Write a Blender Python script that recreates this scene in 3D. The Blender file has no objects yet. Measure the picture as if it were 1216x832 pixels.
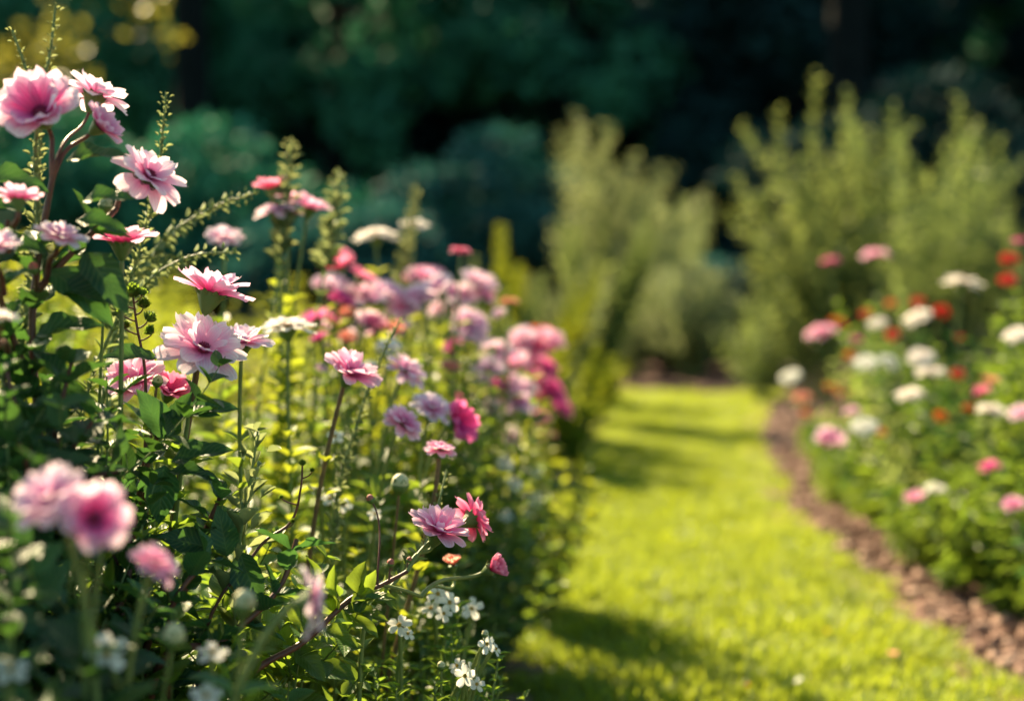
import bpy, math, random
import numpy as np
from mathutils import Vector
R_ = math.radians
sc = bpy.context.scene
COL = sc.collection
# ------------------------------------------------------------------ camera
W0, H0 = 1216.0, 832.0
LENS = 50.0
F = W0*LENS/36.0                      # focal length in photograph pixels
HC = 0.75                             # camera height
HOR = 310.0                           # horizon row in the photograph
PITCH = math.atan((H0/2-HOR)/F)
FOCUS = 1.42
cam = bpy.data.cameras.new('camera'); co = bpy.data.objects.new('camera', cam); COL.objects.link(co)
co.location = (0, 0, HC); co.rotation_euler = (math.pi/2-PITCH, 0, 0)
cam.lens = LENS; cam.sensor_width = 36.0; cam.clip_start = 0.02; cam.clip_end = 500
cam.dof.use_dof = True; cam.dof.focus_distance = FOCUS; cam.dof.aperture_fstop = 2.2
cam.dof.aperture_blades = 0
sc.camera = co
# ------------------------------------------------------------------ world, sun, exposure
SUN_EL, SUN_AZ = 37.0, -33.0          # azimuth measured from the view axis, negative = left
wd = bpy.data.worlds.new('World'); sc.world = wd; wd.use_nodes = True
nt = wd.node_tree; nt.nodes.clear()
sky = nt.nodes.new('ShaderNodeTexSky'); sky.sky_type = 'NISHITA'; sky.sun_disc = False
sky.sun_elevation = R_(SUN_EL); sky.sun_rotation = R_(SUN_AZ)
sky.air_density = 1.0; sky.dust_density = 1.6; sky.ozone_density = 1.0
bg = nt.nodes.new('ShaderNodeBackground'); bg.inputs['Strength'].default_value = 0.062
out = nt.nodes.new('ShaderNodeOutputWorld')
wb = nt.nodes.new('ShaderNodeMix'); wb.data_type = 'RGBA'; wb.blend_type = 'MULTIPLY'; wb.inputs[0].default_value = 1.0
wb.inputs[7].default_value = (.90, 1.04, .83, 1)      # white balance
nt.links.new(sky.outputs[0], wb.inputs[6]); nt.links.new(wb.outputs[2], bg.inputs[0]); nt.links.new(bg.outputs[0], out.inputs[0])
sl = bpy.data.lights.new('sun', 'SUN'); so = bpy.data.objects.new('sun', sl); COL.objects.link(so)
sl.energy = 5.0; sl.angle = R_(0.6); sl.color = (1.0, 0.78, 0.47)
sd = Vector((math.sin(R_(SUN_AZ))*math.cos(R_(SUN_EL)), math.cos(R_(SUN_AZ))*math.cos(R_(SUN_EL)), math.sin(R_(SUN_EL))))
so.rotation_euler = sd.to_track_quat('Z', 'Y').to_euler(); so.location = (-6, 10, 8)
sc.view_settings.view_transform = 'Standard'; sc.view_settings.look = 'None'
sc.view_settings.exposure = 1.98; sc.view_settings.gamma = 1.0; sc.view_settings.use_curve_mapping = False
cy = sc.cycles
cy.use_denoising = True
try: cy.denoiser = 'OPENIMAGEDENOISE'
except Exception: pass
cy.max_bounces = 7; cy.diffuse_bounces = 3; cy.glossy_bounces = 2; cy.transmission_bounces = 4; cy.transparent_max_bounces = 4
cy.sample_clamp_indirect = 6.0; cy.caustics_reflective = False; cy.caustics_refractive = False
# ------------------------------------------------------------------ helpers
TAN = math.tan(PITCH); CP, SP = math.cos(PITCH), math.sin(PITCH)
def P(px, py, d):
    """world point on the photograph's ray (px, py) at depth d along the view axis"""
    a = (px-W0/2)/F*d; b = -(py-H0/2)/F*d
    return np.array((a, d*CP+b*SP, HC-d*SP+b*CP))
def G(px, py):
    """ground point seen at (px, py)"""
    a = (px-W0/2)/F; b = -(py-H0/2)/F
    t = -HC/(-SP+b*CP)
    return np.array((a*t, (CP+b*SP)*t, 0.0))
def nrm(v):
    v = np.asarray(v, float); return v/max(1e-9, np.linalg.norm(v))
def tagit(o, label=None, cat=None, group=None, kind=None):
    if label: o['label'] = label
    if cat: o['category'] = cat
    if group: o['group'] = group
    if kind: o['kind'] = kind
    return o
class Geo:
    """collects quads with three point attributes: along, side, rnd"""
    def __init__(s): s.v, s.f, s.a, s.n = [], [], [], 0
    def add(s, v, f, a):
        if len(v) == 0: return
        s.v.append(v); s.f.append(f+s.n); s.a.append(a); s.n += len(v)
    def mesh(s, name, mat, smooth=True):
        m = bpy.data.meshes.new(name)
        if s.n:
            v = np.concatenate(s.v).astype(np.float32); f = np.concatenate(s.f).astype(np.int32); a = np.concatenate(s.a).astype(np.float32)
            m.vertices.add(len(v)); m.vertices.foreach_set('co', v.ravel())
            m.loops.add(f.size); m.loops.foreach_set('vertex_index', f.ravel())
            m.polygons.add(len(f)); m.polygons.foreach_set('loop_start', np.arange(0, f.size, 4, dtype=np.int32))
            if smooth: m.polygons.foreach_set('use_smooth', np.ones(len(f), dtype=bool))
            for k, nm in enumerate(('along', 'side', 'rnd')):
                at = m.attributes.new(nm, 'FLOAT', 'POINT'); at.data.foreach_set('value', np.ascontiguousarray(a[:, k]))
            m.update(calc_edges=True)
        m.materials.append(mat)
        return m
def link(name, mesh, parent=None, loc=None):
    o = bpy.data.objects.new(name, mesh); COL.objects.link(o)
    if parent is not None: o.parent = parent
    if loc is not None: o.location = loc
    return o
def empty(name, loc, rz=0):
    o = bpy.data.objects.new(name, None); COL.objects.link(o)
    o.location = loc; o.rotation_euler = (0, 0, rz); o.empty_display_size = 0.05
    return o
def gridfaces(nu, nv):
    i = np.arange(nu-1)[:, None]*nv+np.arange(nv-1)[None, :]
    i = i.ravel(); return np.stack([i, i+1, i+nv+1, i+nv], 1)
def leaf_base(rows, cols, fold=.18, droop=.25, peak=.38, serr=0.0, wave=0.0):
    """unit leaf: y 0..1, half width 1 at its widest"""
    t = np.linspace(0, 1, rows); s = np.linspace(-1, 1, cols)
    w = np.where(t < peak, np.sin(np.clip(t/peak, 0, 1)*math.pi/2)**.75, np.cos(np.clip((t-peak)/(1-peak), 0, 1)*math.pi/2)**.85)
    w = np.maximum(w, .03)
    if serr: w = w*(1-serr*(np.arange(rows) % 2))
    T, S = np.meshgrid(t, s, indexing='ij'); Wd = w[:, None]*np.ones(cols)
    x = S*Wd; y = T+0*S; z = np.abs(S)*Wd*fold-droop*T**2+wave*np.sin(T*11+S*2)*np.abs(S)*Wd
    v = np.stack([x, y, z], -1).reshape(-1, 3)
    a = np.stack([T.ravel(), S.ravel(), np.zeros(T.size)], 1)
    return v, gridfaces(rows, cols), a
def scatter(geo, base, pos, ydir, zdir, L, Wd, rnd):
    """place copies of a base leaf; all arguments are arrays of k entries"""
    v, f, a = base
    pos = np.asarray(pos, float).reshape(-1, 3); k = len(pos)
    if not k: return
    y = np.asarray(ydir, float).reshape(-1, 3); y = y/np.maximum(1e-9, np.linalg.norm(y, axis=1))[:, None]
    z = np.asarray(zdir, float).reshape(-1, 3); z = z-(z*y).sum(1)[:, None]*y
    z = z/np.maximum(1e-6, np.linalg.norm(z, axis=1))[:, None]; x = np.cross(y, z)
    L = np.broadcast_to(np.asarray(L, float), (k,)); Wd = np.broadcast_to(np.asarray(Wd, float), (k,))
    V = (pos[:, None, :]+x[:, None, :]*(v[None, :, 0:1]*Wd[:, None, None])+y[:, None, :]*(v[None, :, 1:2]*L[:, None, None])
         + z[:, None, :]*(v[None, :, 2:3]*np.where(True, (Wd+L)/2, 0)[:, None, None]))
    n = len(v)
    Fc = (f[None]+(np.arange(k)*n)[:, None, None]).reshape(-1, 4)
    A = np.tile(a, (k, 1)); A[:, 2] = np.repeat(np.broadcast_to(rnd, (k,)), n)
    geo.add(V.reshape(-1, 3), Fc, A)
def tube(geo, pts, r0, r1, seg=6, rnd=.5, bulge=0.0):
    pts = np.asarray(pts, float); n = len(pts)
    tan = np.gradient(pts, axis=0); tan /= np.maximum(1e-9, np.linalg.norm(tan, axis=1))[:, None]
    up = np.array((0.31, 0.95, 0.05)); x = np.cross(tan, up); x /= np.maximum(1e-6, np.linalg.norm(x, axis=1))[:, None]
    y = np.cross(tan, x); t = np.linspace(0, 1, n); r = r0+(r1-r0)*t+bulge*r0*(np.sin(t*n*1.6)*.5)
    th = np.linspace(0, 2*math.pi, seg+1)
    V = pts[:, None]+r[:, None, None]*(np.cos(th)[None, :, None]*x[:, None]+np.sin(th)[None, :, None]*y[:, None])
    T, S = np.meshgrid(t, np.linspace(-1, 1, seg+1), indexing='ij')
    A = np.stack([T.ravel(), S.ravel(), np.full(T.size, rnd)], 1)
    geo.add(V.reshape(-1, 3), gridfaces(n, seg+1), A)
def lathe(geo, prof, seg=14, M=np.eye(3), o=np.zeros(3), lobes=0, lob=0.0, rnd=.5):
    prof = np.asarray(prof, float); th = np.linspace(0, 2*math.pi, seg+1)
    r = prof[:, 0][:, None]*(1+lob*np.cos(th*lobes)[None])
    V = np.stack([r*np.cos(th), r*np.sin(th), prof[:, 1][:, None]*np.ones(seg+1)], -1).reshape(-1, 3) @ np.asarray(M).T+o
    T, S = np.meshgrid(np.linspace(0, 1, len(prof)), np.linspace(-1, 1, seg+1), indexing='ij')
    geo.add(V, gridfaces(len(prof), seg+1), np.stack([T.ravel(), S.ravel(), np.full(T.size, rnd)], 1))
def bez(p0, p1, p2, p3, n=16):
    t = np.linspace(0, 1, n)[:, None]
    return (1-t)**3*p0+3*(1-t)**2*t*p1+3*(1-t)*t*t*p2+t**3*p3
def smooth_path(pts, n=24):
    """Catmull-Rom through the given points"""
    p = np.asarray(pts, float); p = np.vstack([2*p[0]-p[1], p, 2*p[-1]-p[-2]]); o = []
    m = len(p)-3; k = max(2, n//m)
    for i in range(m):
        t = np.linspace(0, 1, k, endpoint=(i == m-1))[:, None]
        a, b, c, d = p[i:i+4]
        o.append(.5*((2*b)+(-a+c)*t+(2*a-5*b+4*c-d)*t**2+(-a+3*b-3*c+d)*t**3))
    return np.vstack(o)
# ------------------------------------------------------------------ materials
def newmat(name):
    m = bpy.data.materials.new(name); m.use_nodes = True; t = m.node_tree; t.nodes.clear()
    o = t.nodes.new('ShaderNodeOutputMaterial'); return m, t, o
def N(t, typ, **kw):
    n = t.nodes.new(typ)
    for k, v in kw.items(): setattr(n, k, v)
    return n
def attr(t, nm):
    n = N(t, 'ShaderNodeAttribute'); n.attribute_name = nm; return n.outputs['Fac']
def ramp(t, fac, stops):
    r = N(t, 'ShaderNodeValToRGB'); e = r.color_ramp.elements
    while len(e) < len(stops): e.new(.5)
    for k, (p, c) in enumerate(stops): e[k].position = p; e[k].color = (*c, 1)
    t.links.new(fac, r.inputs[0]); return r.outputs[0]
def math_(t, op, a, b=None, c=None):
    n = N(t, 'ShaderNodeMath', operation=op)
    for i, x in enumerate((a, b, c)):
        if x is None: continue
        if isinstance(x, (int, float)): n.inputs[i].default_value = x
        else: t.links.new(x, n.inputs[i])
    return n.outputs[0]
def mixc(t, fac, a, b, mode='MIX'):
    n = N(t, 'ShaderNodeMix', data_type='RGBA', blend_type=mode)
    for i, x in ((0, fac), (6, a), (7, b)):
        if isinstance(x, (int, float)): n.inputs[i].default_value = x
        elif isinstance(x, tuple): n.inputs[i].default_value = (*x, 1)
        else: t.links.new(x, n.inputs[i])
    return n.outputs[2]
def noise(t, scale, detail=4, rough=.55, coord=None):
    n = N(t, 'ShaderNodeTexNoise'); n.inputs['Scale'].default_value = scale; n.inputs['Detail'].default_value = detail
    n.inputs['Roughness'].default_value = rough
    if coord is None: coord = N(t, 'ShaderNodeTexCoord').outputs['Object']
    t.links.new(coord, n.inputs['Vector']); return n.outputs['Fac']
def leafmat(name, c0, c1, c2, tr, trf=.42, rough=.42, veins=True, spec=.5):
    """c0..c2: leaf colours picked per leaf; tr: tint of the light that comes through"""
    m, t, o = newmat(name)
    col = ramp(t, attr(t, 'rnd'), [(0, c0), (.55, c1), (1, c2)])
    oi = N(t, 'ShaderNodeObjectInfo').outputs['Random']
    hs = N(t, 'ShaderNodeHueSaturation'); t.links.new(col, hs.inputs['Color'])
    t.links.new(math_(t, 'ADD', math_(t, 'MULTIPLY', oi, .03), .485), hs.inputs['Hue'])
    t.links.new(math_(t, 'ADD', math_(t, 'MULTIPLY', oi, .4), .8), hs.inputs['Value'])
    col = hs.outputs[0]
    p = N(t, 'ShaderNodeBsdfPrincipled'); p.inputs['Roughness'].default_value = rough; p.inputs['Specular IOR Level'].default_value = spec
    tb = N(t, 'ShaderNodeBsdfTranslucent')
    tcol = mixc(t, .65, mixc(t, 1.0, col, (2.2, 2.2, 2.2), 'MULTIPLY'), tr)
    if veins:
        al, si = attr(t, 'along'), attr(t, 'side')
        ab = math_(t, 'ABSOLUTE', si)
        ph = math_(t, 'SUBTRACT', math_(t, 'MULTIPLY', al, 62.0), math_(t, 'MULTIPLY', ab, 16.0))
        w = math_(t, 'POWER', math_(t, 'ABSOLUTE', math_(t, 'SINE', math_(t, 'MULTIPLY', ph, .5))), 5.0)
        mid = math_(t, 'SMOOTH_MIN', math_(t, 'MULTIPLY', ab, 9.0), 1.0, .2)
        vein = math_(t, 'MULTIPLY', math_(t, 'SUBTRACT', 1.0, math_(t, 'MULTIPLY', w, .8)), mid)
        b = N(t, 'ShaderNodeBump'); b.inputs['Strength'].default_value = .35; b.inputs['Distance'].default_value = .0015
        t.links.new(vein, b.inputs['Height']); t.links.new(b.outputs[0], p.inputs['Normal'])
        col = mixc(t, math_(t, 'MULTIPLY', math_(t, 'SUBTRACT', 1.0, vein), .28), col, (.24, .30, .10))
    t.links.new(col, p.inputs['Base Color']); t.links.new(tcol, tb.inputs['Color'])
    mx = N(t, 'ShaderNodeMixShader'); mx.inputs[0].default_value = trf
    t.links.new(p.outputs[0], mx.inputs[1]); t.links.new(tb.outputs[0], mx.inputs[2]); t.links.new(mx.outputs[0], o.inputs[0])
    return m
def petalmat(name, base, mid, tip, trf=.50, p1=.42):
    m, t, o = newmat(name)
    al, si = attr(t, 'along'), attr(t, 'side')
    st = math_(t, 'MULTIPLY', math_(t, 'SINE', math_(t, 'MULTIPLY', si, 15.0)), .04)
    rn = math_(t, 'MULTIPLY', math_(t, 'SUBTRACT', attr(t, 'rnd'), .5), .16)
    fac = math_(t, 'ADD', math_(t, 'ADD', al, st), rn)
    fac = math_(t, 'ADD', fac, math_(t, 'MULTIPLY', math_(t, 'POWER', math_(t, 'ABSOLUTE', si), 2.5), .10))
    col = ramp(t, fac, [(.0, base), (p1, mid), (.98, tip)])
    ln = math_(t, 'POWER', math_(t, 'ABSOLUTE', math_(t, 'SINE', math_(t, 'MULTIPLY', si, 11.0))), 3.0)
    col = mixc(t, math_(t, 'MULTIPLY', ln, .12), col, base)
    p = N(t, 'ShaderNodeBsdfPrincipled'); p.inputs['Roughness'].default_value = .55; p.inputs['Specular IOR Level'].default_value = .3
    b = N(t, 'ShaderNodeBump'); b.inputs['Strength'].default_value = .4; b.inputs['Distance'].default_value = .001
    t.links.new(math_(t, 'SINE', math_(t, 'MULTIPLY', si, 22.0)), b.inputs['Height']); t.links.new(b.outputs[0], p.inputs['Normal'])
    t.links.new(col, p.inputs['Base Color'])
    tb = N(t, 'ShaderNodeBsdfTranslucent'); t.links.new(col, tb.inputs['Color'])
    mx = N(t, 'ShaderNodeMixShader'); mx.inputs[0].default_value = trf
    t.links.new(p.outputs[0], mx.inputs[1]); t.links.new(tb.outputs[0], mx.inputs[2]); t.links.new(mx.outputs[0], o.inputs[0])
    return m
def plainmat(name, c0, c1, scale=60, rough=.6, bump=.3, dist=.002, spec=.4):
    m, t, o = newmat(name)
    nz = noise(t, scale)
    p = N(t, 'ShaderNodeBsdfPrincipled'); p.inputs['Roughness'].default_value = rough; p.inputs['Specular IOR Level'].default_value = spec
    t.links.new(ramp(t, nz, [(.3, c0), (.7, c1)]), p.inputs['Base Color'])
    b = N(t, 'ShaderNodeBump'); b.inputs['Strength'].default_value = bump; b.inputs['Distance'].default_value = dist
    t.links.new(nz, b.inputs['Height']); t.links.new(b.outputs[0], p.inputs['Normal']); t.links.new(p.outputs[0], o.inputs[0])
    return m
M = {}
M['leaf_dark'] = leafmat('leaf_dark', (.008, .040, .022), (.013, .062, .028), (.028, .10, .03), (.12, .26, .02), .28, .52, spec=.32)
M['leaf_mid'] = leafmat('leaf_mid', (.02, .075, .018), (.04, .12, .022), (.08, .18, .028), (.36, .46, .025), .44, .40, spec=.4)
M['leaf_yellow'] = leafmat('leaf_yellow', (.035, .09, .014), (.065, .14, .018), (.14, .20, .025), (.54, .53, .02), .48, .5, spec=.3)
M['leaf_olive'] = leafmat('leaf_olive', (.03, .085, .038), (.075, .145, .05), (.19, .24, .08), (.38, .44, .10), .38, .55, spec=.25, veins=False)
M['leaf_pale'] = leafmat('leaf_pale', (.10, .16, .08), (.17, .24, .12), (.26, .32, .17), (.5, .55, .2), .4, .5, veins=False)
M['leaf_wood'] = leafmat('leaf_wood', (.02, .12, .08), (.03, .165, .105), (.05, .22, .11), (.05, .22, .09), .14, .8, veins=False, spec=.3)  # teal of shade and distant haze put into the wood's leaf colour
M['leaf_gloom'] = leafmat('leaf_gloom', (.005, .020, .024), (.007, .030, .034), (.012, .042, .042), (.01, .05, .04), .08, .9, veins=False, spec=.1)  # bluish near-black carries the background's teal shade in the colour
M['leaf_sunlit'] = leafmat('leaf_sunlit', (.06, .08, .015), (.10, .11, .02), (.15, .15, .03), (.36, .32, .03), .4, .5, veins=False)  # gold puts sunlight on the wood's leaves into the colour
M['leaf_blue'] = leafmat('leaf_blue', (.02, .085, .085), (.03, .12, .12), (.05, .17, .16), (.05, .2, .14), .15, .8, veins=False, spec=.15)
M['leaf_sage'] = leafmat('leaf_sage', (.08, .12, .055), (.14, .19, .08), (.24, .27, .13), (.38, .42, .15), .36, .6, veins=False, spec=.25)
M['grass'] = leafmat('grass', (.03, .09, .01), (.11, .20, .018), (.28, .31, .03), (.55, .58, .025), .48, .5, veins=False)
M['stem_green'] = plainmat('stem_green', (.10, .16, .04), (.20, .24, .07), 90, .5)
M['stem_red'] = plainmat('stem_red', (.07, .02, .018), (.16, .06, .03), 90, .45)
M['stem_brown'] = plainmat('stem_brown', (.09, .055, .03), (.20, .13, .06), 90, .55)
M['calyx'] = plainmat('calyx', (.07, .14, .03), (.13, .20, .05), 200, .5)
M['bud'] = plainmat('bud_cream', (.38, .42, .20), (.62, .58, .36), 150, .5)
M['budred'] = plainmat('bud_red', (.30, .05, .06), (.55, .18, .12), 150, .5)
M['centre'] = plainmat('centre_yellow', (.45, .28, .03), (.75, .55, .08), 400, .7, .8)
M['centrem'] = plainmat('centre_magenta', (.40, .03, .10), (.62, .10, .20), 400, .7, .8)
M['bark'] = plainmat('bark', (.004, .006, .007), (.010, .013, .014), 6, 1.0, .8, .05, .1)
M['p_blush'] = petalmat('petal_blush', (.78, .05, .38), (.90, .46, .68), (.94, .88, .93), p1=.36)
M['p_heart'] = petalmat('petal_heart', (.50, .01, .20), (.86, .24, .54), (.93, .78, .88), p1=.5)
M['p_pink'] = petalmat('petal_pink', (.72, .03, .32), (.88, .28, .54), (.93, .68, .82), p1=.42)
M['p_rose'] = petalmat('petal_rose', (.60, .02, .16), (.85, .12, .34), (.90, .36, .52))
M['p_mag'] = petalmat('petal_magenta', (.50, .01, .17), (.75, .05, .32), (.85, .22, .50))
M['p_lilac'] = petalmat('petal_lilac', (.66, .09, .38), (.86, .42, .66), (.93, .78, .87))
M['p_white'] = petalmat('petal_white', (.85, .60, .62), (.94, .88, .84), (.95, .92, .88), p1=.3)
M['p_pure'] = petalmat('petal_pure', (.80, .80, .55), (.93, .92, .86), (.95, .95, .91), p1=.25)
M['p_red'] = petalmat('petal_red', (.45, .01, .01), (.75, .015, .012), (.80, .05, .03))
M['p_orange'] = petalmat('petal_orange', (.60, .05, .01), (.80, .14, .015), (.85, .26, .04))
M['p_coral'] = petalmat('petal_coral', (.60, .08, .06), (.82, .26, .18), (.88, .46, .36))
# ------------------------------------------------------------------ leaf bases
LB_hi = leaf_base(15, 5, fold=.22, droop=.26, serr=.07, wave=.10)
LB_mid = leaf_base(7, 3, fold=.25, droop=.25)
LB_lo = leaf_base(4, 3, fold=.3, droop=.2)
LB_long = leaf_base(9, 3, fold=.3, droop=.30, peak=.35)
LB_quad = leaf_base(3, 2, fold=0, droop=.15, peak=.5)
def perp(rng, d):
    a = rng.normal(size=3); a -= a.dot(d)*d; return nrm(a)
class Leaves:
    def __init__(s): s.p, s.y, s.z, s.L, s.W, s.r = [], [], [], [], [], []
    def put(s, p, y, z, L, W, r): s.p.append(p); s.y.append(y); s.z.append(z); s.L.append(L); s.W.append(W); s.r.append(r)
    def flush(s, geo, base):
        if s.p: scatter(geo, base, s.p, s.y, s.z, np.array(s.L), np.array(s.W), np.array(s.r))
def leaves_along(rng, lv, path, L, ratio, step, t0=.2, t1=1.0, per=2, up=.55, taper=.45, gap=0.0):
    seg = np.linalg.norm(np.diff(path, axis=0), axis=1); cum = np.concatenate([[0], np.cumsum(seg)]); tot = cum[-1]
    s = tot*t0; ph = rng.uniform(0, 6.28)
    while s <= tot*t1:
        if rng.uniform() >= gap:
            p = np.array([np.interp(s, cum, path[:, k]) for k in range(3)])
            q = np.array([np.interp(min(tot, s+.01), cum, path[:, k]) for k in range(3)])-np.array([np.interp(max(0, s-.01), cum, path[:, k]) for k in range(3)])
            d = nrm(q); x = nrm(np.cross(d, (0.2, 1, .1))); y = np.cross(d, x)
            for j in range(per):
                a = ph+j*2*math.pi/per+rng.normal(0, .25)
                o = x*math.cos(a)+y*math.sin(a)
                yd = nrm(o+d*up*rng.uniform(.6, 1.5)+np.array((0, 0, rng.uniform(-.1, .25))))
                ll = L*(1-taper*(s/tot)**2)*rng.uniform(.7, 1.15)
                lv.put(p, yd, nrm(d+np.array((0, 0, .6))+rng.normal(0, .25, 3)), ll, .64*ll*ratio*rng.uniform(.85, 1.15), rng.uniform())
        ph += math.pi/2 if per == 2 else .9
        s += step*rng.uniform(.75, 1.25)
def foliage(seed, H, Rd, nst, L, ratio, step, base, per=2, t0=.15, side=0, sr=.0022, up=.55, upright=0.0, hv=0.0):
    """a many-stemmed leafy plant of height H: returns stem geo and leaf geo"""
    rng = np.random.default_rng(seed); gs, gl, lv = Geo(), Geo(), Leaves()
    for k in range(nst):
        a = k*2.399+rng.uniform(-.4, .4); rr = Rd*math.sqrt((k+.5)/nst)*rng.uniform(.8, 1.15)
        h = H*(1-.35*(rr/Rd)**2*(1-upright))*rng.uniform(.82-hv, 1.08+hv*.3)
        tip = np.array((rr*math.cos(a), rr*math.sin(a), h)); b = np.array((tip[0]*.18, tip[1]*.18, 0))
        path = bez(b, b+(tip-b)*np.array((.25, .25, .45)), tip*np.array((.95, .95, .7))+rng.normal(0, .015*H/.6, 3), tip, 12)
        tube(gs, path, sr, sr*.45, 4)
        leaves_along(rng, lv, path, L, ratio, step, t0=t0, per=per, up=up)
        for j in range(side):
            i = rng.integers(3, 10); d = nrm(perp(rng, nrm(tip))+np.array((0, 0, .7))); ln = rng.uniform(.12, .26)*H
            sp = bez(path[i], path[i]+d*ln*.3, path[i]+d*ln*.7+np.array((0, 0, .02*H)), path[i]+d*ln+np.array((0, 0, .08*H)), 7)
            tube(gs, sp, sr*.6, sr*.3, 3)
            leaves_along(rng, lv, sp, L*.8, ratio, step*.8, t0=.15, per=per, up=up)
    lv.flush(gl, base); return gs, gl
# ------------------------------------------------------------------ outlines of the lawn
LEFT_E = [G(*p)[:2] for p in ((560, 1100), (578, 900), (590, 832), (612, 750), (640, 660), (655, 600), (668, 560), (690, 520), (708, 492), (716, 466))]
RIGHT_E = [G(*p)[:2] for p in ((1700, 1100), (1420, 930), (1216, 818), (1100, 742), (1015, 682), (968, 634), (938, 604), (930, 578), (912, 548), (902, 520), (912, 492), (935, 466))]
def smooth2(pts, n):
    p = np.array([(a[0], a[1], 0) for a in pts]); return smooth_path(p, n)[:, :2]
LE = smooth2(LEFT_E, 90); RE = smooth2(RIGHT_E, 110)
def lx(y): return np.interp(y, LE[:, 1], LE[:, 0])
def rx(y): return np.interp(y, RE[:, 1], RE[:, 0])
LAWN0, LAWN1 = 1.2, float(G(700, 466)[1])
# ------------------------------------------------------------------ ground
def gridmesh(name, xs, ys, zf, mat, keep=None):
    X, Y = np.meshgrid(xs, ys, indexing='ij'); Z = zf(X, Y)
    v = np.stack([X, Y, Z], -1).reshape(-1, 3); f = gridfaces(len(xs), len(ys))
    if keep is not None:
        c = v[f].mean(1); f = f[keep(c[:, 0], c[:, 1])]
    f = f[:, ::-1].copy() if np.cross(v[f[0][1]]-v[f[0][0]], v[f[0][2]]-v[f[0][1]])[2] < 0 else f
    g = Geo(); g.add(v, f, np.zeros((len(v), 3))); return link(name, g.mesh(name, mat))
def vn(X, Y, s, seed=0):
    """cheap value noise"""
    rng = np.random.default_rng(seed); T = rng.uniform(-1, 1, (64, 64))
    x, y = X*s+300, Y*s+300; i, j = np.floor(x).astype(int), np.floor(y).astype(int); u, v = x-i, y-j
    u, v = u*u*(3-2*u), v*v*(3-2*v); q = lambda a, b: T[a % 64, b % 64]
    return (q(i, j)*(1-u)+q(i+1, j)*u)*(1-v)+(q(i, j+1)*(1-u)+q(i+1, j+1)*u)*v
def wobf(x, y): return vn(x, y, 4, 8)*.035+vn(x, y, 14, 18)*.02-.01
def soil_z(X, Y):
    z = .012*vn(X, Y, 9, 1)+.009*vn(X, Y, 24, 2)+.005*vn(X, Y, 55, 3)
    inn = (X > lx(Y)+.08) & (X < rx(Y)-.09) & (Y < LAWN1-.05) & (Y > LAWN0+.05)
    return np.where(inn, -.035, z+.006)
M['calyxb'] = M['calyx']
M['soil'] = plainmat('soil', (.085, .048, .04), (.20, .12, .10), 22, .95, .8, .02, .2)
M['mulch'] = leafmat('mulch', (.09, .045, .038), (.18, .105, .088), (.34, .23, .19), (.2, .1, .05), .02, .9, veins=False, spec=.2)
M['litter'] = plainmat('litter', (.018, .028, .014), (.04, .05, .022), 5, .95, .8, .05, .2)
M['lawn'] = plainmat('lawn_base', (.07, .10, .012), (.13, .16, .02), 30, .9, .5, .01, .2)
g_ = gridmesh('ground', np.array((-150, 150.)), np.array((-100, 200.)), lambda X, Y: X*0-.06, M['litter']); tagit(g_, kind='structure')
o = gridmesh('soil', np.arange(-3.2, 3.6, .022), np.arange(.3, 10.2, .024), soil_z, M['soil']); tagit(o, kind='structure')
o = gridmesh('lawn', np.arange(-.4, 2.2, .02), np.arange(LAWN0, LAWN1, .03), lambda X, Y: .004*vn(X, Y, 5, 5), M['lawn'],
             keep=lambda x, y: (x > lx(y)+wobf(x, y)) & (x < rx(y)+wobf(x, y))); tagit(o, kind='structure')
# grass blades
rng = np.random.default_rng(5)
def blades(n, y0, y1, h, w, margin=0.05):
    y = rng.uniform(y0, y1, n); l, r = lx(y)-margin, rx(y)+margin; x = l+(r-l)*rng.uniform(0, 1, n)
    k = np.abs(x/y) < .40; x, y = x[k], y[k]
    wob = wobf(x, y)
    k = (x > lx(y)+wob-.01) & (x < rx(y)+wob+.012); x, y = x[k], y[k]; n = len(x)
    tuft = .75+.35*vn(x, y, 7, 9)+.25*vn(x, y, 19, 10)
    hh = h*tuft*rng.uniform(.45, 1.25, n); az = rng.uniform(0, 6.28, n); lean = rng.uniform(.15, .9, n)
    d = np.stack([np.cos(az)*lean, np.sin(az)*lean, np.ones(n)], 1)
    z = np.stack([-np.cos(az), -np.sin(az), .4*np.ones(n)], 1)
    rn = np.clip(.45+.22*vn(x, y, 3, 11)+.2*vn(x, y, 11, 12)+rng.normal(0, .28, n), 0, 1)
    g = Geo(); scatter(g, BL, np.stack([x, y, np.full(n, -.002)], 1), d, z, hh, w*rng.uniform(.7, 1.3, n), rn); return g
BL = leaf_base(4, 2, fold=0, droop=.30, peak=.12)
gg = Geo()
for a in ((62000, 1.6, 3.3, .042, .0022), (85000, 3.3, 4.6, .038, .0026), (60000, 4.6, 6.4, .036, .0036), (36000, 6.4, LAWN1, .036, .005)):
    q = blades(*a); gg.add(np.concatenate(q.v), np.concatenate(q.f), np.concatenate(q.a))
o = link('grass', gg.mesh('grass', M['grass'])); tagit(o, 'short bright yellow-green grass covering the lawn path', 'grass', kind='stuff')
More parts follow.
